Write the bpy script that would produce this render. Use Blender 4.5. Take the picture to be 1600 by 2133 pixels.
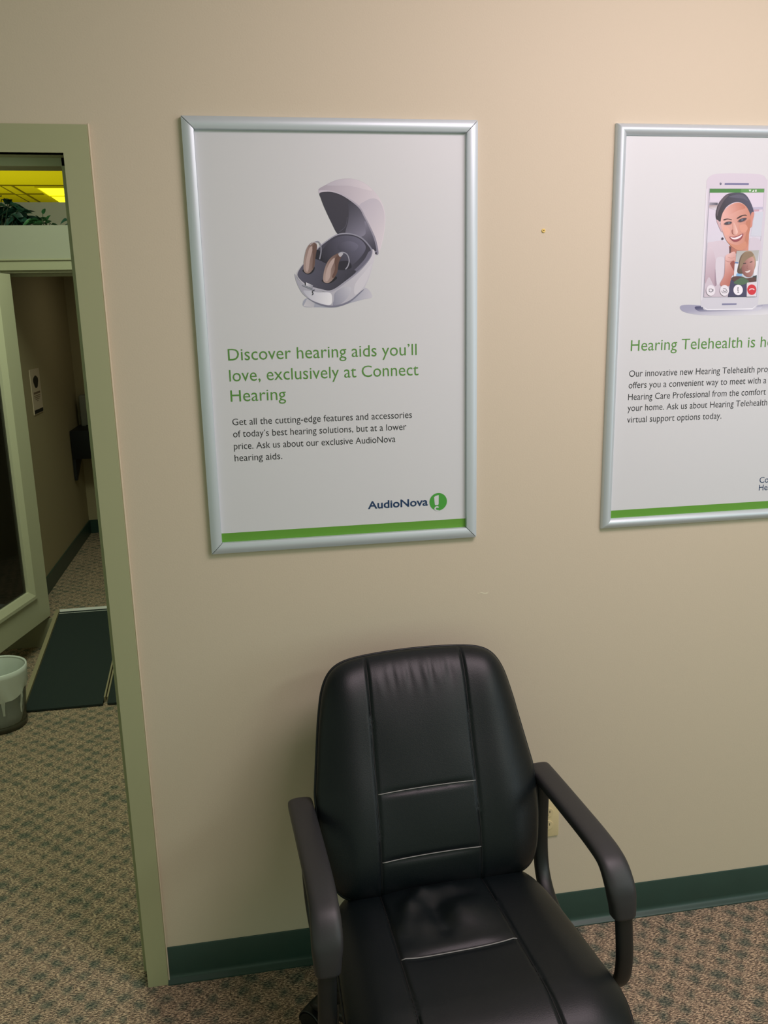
import bpy, bmesh, math, random
from mathutils import Vector, Matrix, noise
from mathutils.geometry import tessellate_polygon

scene = bpy.context.scene
for o in list(bpy.data.objects):
    bpy.data.objects.remove(o, do_unlink=True)
C = scene.collection
random.seed(7)

# ------------------------------------------------------------------ camera
W_PX, H_PX, F_PX = 1600.0, 2133.0, 1739.75
yaw, pitch, roll = math.radians(-9.329), math.radians(-13.178), math.radians(1.271)
cam_d = bpy.data.cameras.new('camera')
cam = bpy.data.objects.new('camera', cam_d)
C.objects.link(cam)
cam_d.sensor_fit = 'VERTICAL'
cam_d.sensor_height = 24.0
cam_d.sensor_width = 18.0
cam_d.lens = F_PX / H_PX * 24.0
cam_d.clip_start = 0.02
M = Matrix.Rotation(yaw, 3, 'Z') @ Matrix.Rotation(pitch, 3, 'X') @ Matrix.Rotation(roll, 3, 'Y')
right, fwd, up = M.col[0], M.col[1], M.col[2]
cam.matrix_world = Matrix(((right.x, up.x, -fwd.x, 0.0961), (right.y, up.y, -fwd.y, -1.9582),
                           (right.z, up.z, -fwd.z, 1.7113), (0, 0, 0, 1)))
scene.camera = cam

# ------------------------------------------------------------------ world, lights, exposure
vs = scene.view_settings
vs.view_transform = 'Standard'
vs.look = 'None'
vs.gamma = 1.0
vs.use_curve_mapping = False
vs.exposure = 0.0
scene.display_settings.display_device = 'sRGB'
world = bpy.data.worlds.new('world')
scene.world = world
world.use_nodes = True
bg = world.node_tree.nodes['Background']
bg.inputs['Color'].default_value = (0.74, 0.93, 0.68, 1)
bg.inputs['Strength'].default_value = 0.50

def area(name, loc, target, size, size_y, power, color, spread=180):
    d = bpy.data.lights.new(name, 'AREA')
    d.shape = 'RECTANGLE'; d.size = size; d.size_y = size_y
    d.energy = power; d.color = color
    d.spread = math.radians(spread)
    o = bpy.data.objects.new(name, d)
    o.location = loc
    o.rotation_euler = (Vector(target) - Vector(loc)).to_track_quat('-Z', 'Y').to_euler()
    C.objects.link(o)
    return o
area('ceiling_or_fill_light', (1.2, -1.12, 2.68), (1.15, -0.66, 1.5), 1.2, 0.8, 36.5, (1.0, 0.795, 0.86))
area('ceiling_or_fill_light', (2.5, -2.7, 2.70), (2.4, -2.6, 0), 1.2, 0.6, 24, (0.90, 1.0, 0.92))  # added unseen lamp, placed for highlights on the chair's right side
area('cool_side_fill', (3.7, -2.6, 1.5), (0.6, -0.6, 0.9), 1.6, 1.5, 14, (0.72, 0.9, 1.0))  # added cool source for bluish chair highlights; no window is modelled
area('ceiling_or_fill_light', (-0.45, 1.25, 2.95), (-0.6, 1.45, 0), 0.6, 1.2, 30, (0.89, 1.0, 0.75))
area('ceiling_or_fill_light', (-0.45, 3.7, 2.09), (-0.5, 3.7, 0), 0.5, 0.5, 0.9, (1.0, 0.93, 0.66))  # added fill that lifts the dark corridor, not a fixture there
area('hall_ceiling_fill', (-2.2, 6.6, 1.8), (-2.2, 6.6, 3.1), 3.0, 3.0, 33, (1.0, 0.95, 0.2))  # unseen source added below the hall ceiling to brighten it

# ------------------------------------------------------------------ helpers
def lin(c):
    c /= 255.0
    return c / 12.92 if c <= 0.04045 else ((c + 0.055) / 1.055) ** 2.4
def rgb(r, g, b):
    return (lin(r), lin(g), lin(b), 1.0)

def mat(name, col, rough=0.5, metal=0.0, bump=None, spec=0.5, var=None, **kw):
    m = bpy.data.materials.new(name)
    m.use_nodes = True
    nt = m.node_tree
    b = nt.nodes['Principled BSDF']
    b.inputs['Base Color'].default_value = col
    b.inputs['Roughness'].default_value = rough
    b.inputs['Metallic'].default_value = metal
    b.inputs['Specular IOR Level'].default_value = spec
    for k, v in kw.items():
        b.inputs[k.replace('_', ' ')].default_value = v
    tc = nt.nodes.new('ShaderNodeTexCoord')
    if bump:
        sc, st, det = bump
        n = nt.nodes.new('ShaderNodeTexNoise')
        n.inputs['Scale'].default_value = sc
        n.inputs['Detail'].default_value = det
        nt.links.new(tc.outputs['Object'], n.inputs['Vector'])
        bp = nt.nodes.new('ShaderNodeBump')
        bp.inputs['Strength'].default_value = st
        bp.inputs['Distance'].default_value = 0.002
        nt.links.new(n.outputs['Fac'], bp.inputs['Height'])
        nt.links.new(bp.outputs['Normal'], b.inputs['Normal'])
    if var:
        sc, amt = var
        n = nt.nodes.new('ShaderNodeTexNoise')
        n.inputs['Scale'].default_value = sc
        n.inputs['Detail'].default_value = 4
        nt.links.new(tc.outputs['Object'], n.inputs['Vector'])
        r = nt.nodes.new('ShaderNodeValToRGB')
        r.color_ramp.elements[0].position = 0.3
        r.color_ramp.elements[1].position = 0.7
        r.color_ramp.elements[0].color = tuple(c * (1 - amt) for c in col[:3]) + (1,)
        r.color_ramp.elements[1].color = tuple(min(1, c * (1 + amt)) for c in col[:3]) + (1,)
        nt.links.new(n.outputs['Fac'], r.inputs['Fac'])
        nt.links.new(r.outputs['Color'], b.inputs['Base Color'])
    return m

def link_mesh(name, me, m, parent=None, smooth=False):
    o = bpy.data.objects.new(name, me)
    C.objects.link(o)
    if m is not None and not me.materials:
        me.materials.append(m)
    if smooth:
        for p in me.polygons:
            p.use_smooth = True
    if parent is not None:
        o.parent = parent
    return o

def obj(name, bm, m, parent=None, smooth=False, auto=None):
    bmesh.ops.recalc_face_normals(bm, faces=bm.faces)
    me = bpy.data.meshes.new(name)
    bm.to_mesh(me); bm.free()
    o = link_mesh(name, me, m, parent, smooth)
    if auto is not None:
        for p in me.polygons:
            p.use_smooth = True
        me.set_sharp_from_angle(angle=math.radians(auto))
    return o

def thing(name, label, cat, loc=(0, 0, 0), group=None):
    o = bpy.data.objects.new(name, None)
    o.empty_display_size = 0.1
    C.objects.link(o)
    o.location = loc
    return tag(o, label, cat, group)
def tag(o, label, cat, group=None):
    o['label'] = label; o['category'] = cat
    if group: o['group'] = group
    return o
def struct(o, label=None):
    o['kind'] = 'structure'
    if label: o['label'] = label
    return o

def add_box(bm, lo, hi, bev=0.0, seg=2):
    r = bmesh.ops.create_cube(bm, size=1.0)
    vs_ = r['verts']
    for v in vs_:
        v.co = Vector([lo[i] + (v.co[i] + 0.5) * (hi[i] - lo[i]) for i in range(3)])
    if bev > 0:
        es = list({e for v in vs_ for e in v.link_edges})
        bmesh.ops.bevel(bm, geom=es, offset=bev, segments=seg, affect='EDGES', profile=0.5)
def boxes(*bs, bev=0.0, seg=2):
    bm = bmesh.new()
    for lo, hi in bs:
        add_box(bm, lo, hi, bev, seg)
    return bm

def catmull(pts, n=8, closed=False):
    P = [Vector(p) for p in pts]
    out = []
    N = len(P)
    for i in range(N if closed else N - 1):
        if closed:
            a, b, c, d = P[i - 1], P[i], P[(i + 1) % N], P[(i + 2) % N]
        else:
            a, b, c, d = P[max(i - 1, 0)], P[i], P[i + 1], P[min(i + 2, N - 1)]
        for k in range(n):
            t = k / n
            out.append(0.5 * ((2 * b) + (c - a) * t + (2 * a - 5 * b + 4 * c - d) * t * t + (3 * b - a - 3 * c + d) * t ** 3))
    if not closed:
        out.append(P[-1].copy())
    return out

def add_sweep(bm, path, sect, side=Vector((1, 0, 0)), closed=False, cap=True):
    """sweep: sect(i, f) gives the ring as (a, b) pairs; a along the side axis, b along the normal"""
    n = len(path)
    rings = []
    for i, p in enumerate(path):
        if closed:
            t = path[(i + 1) % n] - path[i - 1]
        else:
            t = path[min(i + 1, n - 1)] - path[max(i - 1, 0)]
        t.normalize()
        s = side - t * side.dot(t)
        if s.length < 1e-4:
            s = Vector((0, 1, 0)) - t * t.y
        s.normalize()
        nn = t.cross(s)
        rings.append([bm.verts.new(p + s * a + nn * b) for a, b in sect(i, i / (n - 1))])
    k = len(rings[0])
    for i in range(n if closed else n - 1):
        A, B = rings[i], rings[(i + 1) % n]
        for j in range(k):
            bm.faces.new((A[j], A[(j + 1) % k], B[(j + 1) % k], B[j]))
    if cap and not closed:
        bm.faces.new(rings[0][::-1]); bm.faces.new(rings[-1])
    return rings
def circ(r, n=10):
    return [(r * math.cos(2 * math.pi * k / n), r * math.sin(2 * math.pi * k / n)) for k in range(n)]
def add_tube(bm, path, r, n=10, closed=False, side=Vector((1, 0, 0))):
    add_sweep(bm, [Vector(p) for p in path], lambda i, f: circ(r(f) if callable(r) else r, n), side, closed)
def sup(a, b, e, n=24):
    out = []
    for k in range(n):
        t = 2 * math.pi * k / n
        c, s = math.cos(t), math.sin(t)
        out.append((a * math.copysign(abs(c) ** (2 / e), c), b * math.copysign(abs(s) ** (2 / e), s)))
    return out
def add_lathe(bm, prof, n=48, center=(0, 0, 0), cap=False):
    rings = []
    for r, z in prof:
        rings.append([bm.verts.new((center[0] + r * math.cos(2 * math.pi * k / n), center[1] + r * math.sin(2 * math.pi * k / n), center[2] + z)) for k in range(n)])
    for a, b in zip(rings, rings[1:]):
        for k in range(n):
            bm.faces.new((a[k], a[(k + 1) % n], b[(k + 1) % n], b[k]))
    if cap:
        bm.faces.new(rings[0][::-1]); bm.faces.new(rings[-1])
    return rings

# ------------------------------------------------------------------ materials
M_wall = mat('wall_paint', rgb(210, 200, 177), 0.62, bump=(260, 0.12, 2), spec=0.35)
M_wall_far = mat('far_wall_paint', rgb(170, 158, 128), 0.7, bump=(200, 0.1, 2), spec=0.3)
M_trim = mat('sage_trim_paint', rgb(170, 174, 136), 0.42, bump=(60, 0.03, 2))
M_fascia = mat('fascia_paint', rgb(152, 153, 138), 0.6)
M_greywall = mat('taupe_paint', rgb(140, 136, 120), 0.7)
M_ceil_main = mat('ceiling_tile_white', rgb(225, 222, 212), 0.9)
M_yellow = mat('ceiling_tile_lit_yellow', rgb(214, 206, 4), 0.9, bump=(150, 0.3, 3), var=(90, 0.06))  # the hall's yellow light is put into the tile colour
M_yellow_bar = mat('ceiling_bar_lit_yellow', rgb(205, 198, 16), 0.8)  # bars carry the same yellow light in their colour
M_yellow_dark = mat('ceiling_groove', rgb(120, 112, 6), 0.8)  # darker joint lines, yellow light in the colour as well
M_base = mat('green_vinyl', rgb(42, 68, 60), 0.38, var=(12, 0.06))
M_alu = mat('satin_aluminium', rgb(204, 216, 222), 0.40, 0.35)
M_caulk = mat('edge_caulk', rgb(218, 206, 180), 0.5)
M_gap = mat('dark_gap', rgb(14, 16, 16), 0.6)
M_paper = mat('poster_paper', rgb(217, 222, 225), 0.38, spec=0.4)
M_green = mat('ink_green', rgb(98, 160, 52), 0.5)
M_headline = mat('ink_headline_green', rgb(88, 146, 62), 0.5)
M_black_ink = mat('ink_black', rgb(34, 36, 38), 0.5)
M_navy = mat('ink_navy', rgb(24, 58, 98), 0.5)
M_logo_green = mat('ink_logo_green', rgb(72, 164, 62), 0.5)
M_leather = mat('black_leather', rgb(13, 20, 23), 0.40, bump=(420, 0.10, 3), spec=0.34)
M_stitch = mat('grey_thread', rgb(150, 150, 148), 0.7)
M_seam = mat('seam_groove_shade', rgb(12, 13, 14), 0.6)  # dark tubes paint extra shade along the seam grooves
M_pad = mat('black_urethane', rgb(44, 45, 47), 0.46, bump=(300, 0.05, 2))
M_tube = mat('black_powder_coat', rgb(22, 25, 25), 0.42)
M_plastic = mat('black_nylon', rgb(24, 26, 28), 0.4)
M_ivory = mat('ivory_plastic', rgb(222, 208, 160), 0.4)
M_slot = mat('slot_dark', rgb(20, 18, 14), 0.6)
M_anchor = mat('yellow_plastic', rgb(232, 206, 120), 0.45)
M_chip = mat('bare_plaster', rgb(236, 232, 206), 0.8)
M_ramp = mat('black_grit', rgb(44, 54, 52), 0.85, bump=(500, 0.5, 3), spec=0.2)
M_ramp_edge = mat('ramp_edge_beige', rgb(150, 142, 112), 0.55)
M_ramp_lip = mat('aluminium_lip_glint', rgb(248, 250, 248), 0.3, 0.0)  # light caught by the metal is painted as a white base colour
M_door = mat('door_paint', rgb(156, 156, 130), 0.42)
M_leafpaint = mat('door_leaf_paint', rgb(206, 206, 178), 0.42)
M_leaf = mat('silk_leaf_green', rgb(44, 92, 52), 0.5, var=(30, 0.35))
M_leaf_dark = mat('silk_leaf_dark', rgb(26, 62, 50), 0.5, var=(30, 0.4))
M_stem = mat('plant_stem', rgb(48, 62, 40), 0.6)
M_sign = mat('sign_white', rgb(206, 190, 170), 0.6)
M_box = mat('dark_enamel', rgb(10, 16, 22), 0.5)
M_disp = mat('grey_plastic', rgb(150, 152, 144), 0.5)

def glass_like(name, col, rough, alpha):
    m = mat(name, col, rough)
    nt = m.node_tree
    b = nt.nodes['Principled BSDF']
    out = nt.nodes['Material Output']
    tr = nt.nodes.new('ShaderNodeBsdfTransparent')
    mx = nt.nodes.new('ShaderNodeMixShader')
    mx.inputs['Fac'].default_value = alpha
    nt.links.new(tr.outputs[0], mx.inputs[1])
    nt.links.new(b.outputs[0], mx.inputs[2])
    nt.links.new(mx.outputs[0], out.inputs['Surface'])
    return m
M_glass = glass_like('tinted_glass', rgb(5, 8, 9), 0.04, 0.70)
M_bin = glass_like('smoky_clear_plastic', rgb(110, 108, 92), 0.2, 0.42)
M_liner = glass_like('white_film', rgb(238, 246, 240), 0.28, 0.80)

def carpet():
    m = bpy.data.materials.new('patterned_carpet')
    m.use_nodes = True
    nt = m.node_tree
    N, Lk = nt.nodes, nt.links
    b = N['Principled BSDF']
    b.inputs['Roughness'].default_value = 0.95
    b.inputs['Specular IOR Level'].default_value = 0.1
    tc = N.new('ShaderNodeTexCoord')
    def nz(scale, det, src):
        n = N.new('ShaderNodeTexNoise'); n.inputs['Scale'].default_value = scale; n.inputs['Detail'].default_value = det
        Lk.new(src, n.inputs['Vector']); return n
    def math_(op, a, b_=None):
        n = N.new('ShaderNodeMath'); n.operation = op
        for i, x in enumerate((a, b_)):
            if x is None: continue
            if isinstance(x, (int, float)): n.inputs[i].default_value = x
            else: Lk.new(x, n.inputs[i])
        return n.outputs[0]
    mp = N.new('ShaderNodeMapping')
    mp.inputs['Rotation'].default_value = (0, 0, math.radians(38))
    Lk.new(tc.outputs['Object'], mp.inputs['Vector'])
    wob = nz(22, 3, tc.outputs['Object'])
    sep = N.new('ShaderNodeSeparateXYZ'); Lk.new(mp.outputs[0], sep.inputs[0])
    k = 2 * math.pi / 0.052
    off = math_('MULTIPLY', wob.outputs['Fac'], 5.0)
    sx = math_('SINE', math_('ADD', math_('MULTIPLY', sep.outputs['X'], k), off))
    sy = math_('SINE', math_('ADD', math_('MULTIPLY', sep.outputs['Y'], k), off))
    lat = math_('ADD', math_('MULTIPLY', math_('ADD', sx, sy), 0.25), 0.5)      # 0..1 blob lattice
    big = nz(9, 4, tc.outputs['Object'])
    # loops of yarn in two crossing directions
    def streak(ang, sx_, sy_):
        q = N.new('ShaderNodeMapping'); q.inputs['Rotation'].default_value = (0, 0, math.radians(ang))
        q.inputs['Scale'].default_value = (sx_, sy_, 1)
        Lk.new(tc.outputs['Object'], q.inputs['Vector'])
        return nz(1.0, 2, q.outputs[0]).outputs['Fac']
    s1 = streak(38, 110, 380); s2 = streak(-52, 110, 380)
    chk = math_('GREATER_THAN', math_('MULTIPLY', sx, sy), 0.0)
    yarn = N.new('ShaderNodeMix'); yarn.data_type = 'FLOAT'
    Lk.new(chk, yarn.inputs[0]); Lk.new(s1, yarn.inputs[2]); Lk.new(s2, yarn.inputs[3])
    fine = nz(430, 2, tc.outputs['Object']).outputs['Fac']
    t = math_('ADD', math_('MULTIPLY', yarn.outputs[0], 0.68), math_('MULTIPLY', fine, 0.32))
    ramp = N.new('ShaderNodeValToRGB')
    e = ramp.color_ramp.elements
    e[0].position = 0.41; e[0].color = rgb(82, 74, 66)
    e[1].position = 0.60; e[1].color = rgb(226, 202, 170)
    c = ramp.color_ramp.elements.new(0.5); c.color = rgb(150, 130, 112)
    Lk.new(t, ramp.inputs['Fac'])
    teal = N.new('ShaderNodeValToRGB')
    e = teal.color_ramp.elements
    e[0].position = 0.40; e[0].color = rgb(52, 62, 58)
    e[1].position = 0.62; e[1].color = rgb(160, 156, 134)
    c = teal.color_ramp.elements.new(0.5); c.color = rgb(94, 100, 90)
    Lk.new(t, teal.inputs['Fac'])
    mf = N.new('ShaderNodeMapRange')
    mf.inputs['From Min'].default_value = 0.40; mf.inputs['From Max'].default_value = 1.02
    Lk.new(math_('ADD', lat, math_('MULTIPLY', math_('SUBTRACT', big.outputs['Fac'], 0.5), 1.2)), mf.inputs['Value'])
    mf.inputs['To Max'].default_value = 1.0
    mix = N.new('ShaderNodeMix'); mix.data_type = 'RGBA'
    Lk.new(mf.outputs[0], mix.inputs[0]); Lk.new(ramp.outputs[0], mix.inputs[6]); Lk.new(teal.outputs[0], mix.inputs[7])
    Lk.new(mix.outputs[2], b.inputs['Base Color'])
    bp = N.new('ShaderNodeBump'); bp.inputs['Strength'].default_value = 0.7; bp.inputs['Distance'].default_value = 0.004
    Lk.new(t, bp.inputs['Height']); Lk.new(bp.outputs['Normal'], b.inputs['Normal'])
    return m
M_carpet = carpet()

def emit_mat(name, col, s):
    m = bpy.data.materials.new(name); m.use_nodes = True
    b = m.node_tree.nodes['Principled BSDF']
    b.inputs['Base Color'].default_value = col
    b.inputs['Emission Color'].default_value = col
    b.inputs['Emission Strength'].default_value = s
    return m
M_lamp = emit_mat('yellow_lamp_lens', (1.0, 0.96, 0.02, 1), 1.6)

# ------------------------------------------------------------------ the room
XJ, XC, ZH, ZC, WT = -0.243, -0.191, 2.057, 2.112, 0.167      # jamb, casing edge, head, casing top, wall thickness
XL = XJ - 1.0
struct(obj('floor', boxes(((-6, -5.0, -0.05), (4.2, 9.4, 0.0))), M_carpet))
wm = struct(obj('wall_back', boxes(((XJ + 0.01, 0, 0), (4.2, WT, 2.74)), ((-6, 0, 0), (XL - 0.01, WT, 2.74)),
                        ((XL - 0.01, 0, ZH + 0.01), (XJ + 0.01, WT, 2.74))), M_wall))
struct(obj('ceiling', boxes(((-6, -5.0, 2.74), (4.2, 0.0, 2.80))), M_ceil_main))
struct(obj('wall_right', boxes(((4.2, -5.0, 0), (4.3, 0.167, 2.74))), M_wall))

# steel frame round the opening: casing on the wall, jamb lining, stop
bm = bmesh.new()
yc = -0.014
add_box(bm, (XJ, yc, 0), (XC, 0.012, ZC))
add_box(bm, (XL - 0.052, yc, 0), (XL, 0.012, ZC))
add_box(bm, (XL, yc, ZH), (XJ, 0.012, ZC))
add_box(bm, (XJ, yc + 0.002, 0), (XJ + 0.012, WT + 0.01, ZH + 0.01))
add_box(bm, (XL - 0.012, yc + 0.002, 0), (XL, WT + 0.01, ZH + 0.01))
add_box(bm, (XL, yc + 0.002, ZH), (XJ, WT + 0.01, ZH + 0.012))
add_box(bm, (XJ - 0.017, 0.045, 0), (XJ + 0.002, 0.105, ZH + 0.002), 0.001, 1)
add_box(bm, (XL - 0.002, 0.045, 0), (XL + 0.017, 0.105, ZH + 0.002), 0.001, 1)
add_box(bm, (XL, 0.045, ZH - 0.017), (XJ, 0.105, ZH + 0.002), 0.001, 1)
tr1 = struct(obj('trim_1', bm, M_trim))
bm = bmesh.new()
add_box(bm, (XC, -0.0095, 0.0), (XC + 0.0035, 0.0, ZC + 0.0035), 0.001, 1)
obj('caulk_bead', bm, M_caulk, tr1)

# cove base: tall vinyl strip with a curved toe
def cove(name, x0, x1, y0=0.0, z0=0.0, sgn=-1, h=0.104):
    prof = [(0, 0.0), (0.0185, 0.0), (0.0185, 0.003), (0.014, 0.0075), (0.0085, 0.0105), (0.005, 0.0155), (0.0032, 0.024), (0.003, h - 0.002), (0.0018, h), (0, h)]
    bm = bmesh.new()
    A = [bm.verts.new((x0, y0 + sgn * a, z0 + b)) for a, b in prof]
    B = [bm.verts.new((x1, y0 + sgn * a, z0 + b)) for a, b in prof]
    n = len(prof)
    for i in range(n):
        bm.faces.new((A[i], A[(i + 1) % n], B[(i + 1) % n], B[i]))
    bm.faces.new(A[::-1]); bm.faces.new(B)
    return struct(obj(name, bm, M_base, auto=40))
cove('baseboard_back', XC, 4.2)
cove('baseboard_left', -6, XL - 0.052)

# ---- second wall with its doorway, planter ledge, corridor behind
Y2 = 2.60
XR = -0.09; XH = -1.052
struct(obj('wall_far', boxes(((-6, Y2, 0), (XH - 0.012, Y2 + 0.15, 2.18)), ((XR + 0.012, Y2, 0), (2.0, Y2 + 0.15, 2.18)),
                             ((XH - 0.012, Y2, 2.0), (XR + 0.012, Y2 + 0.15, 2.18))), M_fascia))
bm = bmesh.new()
for x0, x1, z0, z1 in ((XH - 0.05, XH, 0.16, 2.024), (XR, XR + 0.05, 0.16, 2.024), (XH, XR, 1.972, 2.024)):
    add_box(bm, (x0, Y2 - 0.020, z0), (x1, Y2 + 0.004, z1), 0.001, 1)
add_box(bm, (XH - 0.056, Y2 - 0.028, 2.018), (XR + 0.056, Y2 + 0.004, 2.026), 0.001, 1)
add_box(bm, (XH, Y2 - 0.004, 1.960), (XR, Y2 + 0.16, 1.976))
add_box(bm, (XH - 0.012, Y2 - 0.004, 0.16), (XH, Y2 + 0.16, 1.976))
add_box(bm, (XR, Y2 - 0.004, 0.16), (XR + 0.012, Y2 + 0.16, 1.976))
add_box(bm, (XH, Y2 + 0.05, 1.945), (XR, Y2 + 0.10, 1.962))
struct(obj('trim_2', bm, M_door))
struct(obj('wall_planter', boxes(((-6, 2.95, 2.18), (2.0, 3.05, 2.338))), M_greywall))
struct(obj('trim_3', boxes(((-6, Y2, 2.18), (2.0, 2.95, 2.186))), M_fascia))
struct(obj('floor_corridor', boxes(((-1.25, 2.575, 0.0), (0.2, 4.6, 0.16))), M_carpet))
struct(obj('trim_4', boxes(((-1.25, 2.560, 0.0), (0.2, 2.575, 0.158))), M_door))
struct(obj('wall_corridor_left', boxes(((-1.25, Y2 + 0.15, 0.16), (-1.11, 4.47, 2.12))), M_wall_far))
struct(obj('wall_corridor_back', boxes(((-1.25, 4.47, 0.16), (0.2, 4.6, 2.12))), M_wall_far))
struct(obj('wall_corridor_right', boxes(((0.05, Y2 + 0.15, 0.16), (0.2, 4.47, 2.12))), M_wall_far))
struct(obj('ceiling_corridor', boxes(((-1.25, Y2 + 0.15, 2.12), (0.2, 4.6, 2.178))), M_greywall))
bm = bmesh.new()
add_box(bm, (-1.11, Y2 + 0.16, 0.16), (-1.102, 4.47, 0.262), 0.001, 1)
add_box(bm, (-1.102, 4.462, 0.16), (0.05, 4.47, 0.262), 0.001, 1)
struct(obj('baseboard_corridor', bm, M_base))

# ---- yellow lit ceiling of the hall behind
ZY = 3.1
bm = boxes(((-6, WT, ZY), (2.0, 9.4, ZY + 0.06)))
cy = struct(obj('ceiling_hall', bm, M_yellow))
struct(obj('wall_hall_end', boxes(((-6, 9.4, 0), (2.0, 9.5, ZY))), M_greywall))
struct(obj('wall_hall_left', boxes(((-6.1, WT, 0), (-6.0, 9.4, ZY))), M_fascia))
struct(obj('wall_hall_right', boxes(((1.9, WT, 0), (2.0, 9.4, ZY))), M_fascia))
bm = bmesh.new()
for y in (8.21, 7.60):
    add_box(bm, (-6, y - 0.010, ZY - 0.012), (1.9, y + 0.010, ZY + 0.001))
obj('ceiling_bar', bm, M_yellow_dark, cy)
bm = bmesh.new()
add_box(bm, (-2.215, 7.60, ZY - 0.008), (-2.12, 9.4, ZY + 0.001), 0.002, 1)
obj('ceiling_beam', bm, M_yellow_bar, cy)
bm = bmesh.new()
add_box(bm, (-2.23, 7.60, ZY - 0.010), (-2.215, 9.4, ZY + 0.001)); add_box(bm, (-2.12, 7.60, ZY - 0.010), (-2.105, 9.4, ZY + 0.001))
obj('ceiling_groove', bm, M_yellow_dark, cy)

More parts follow.
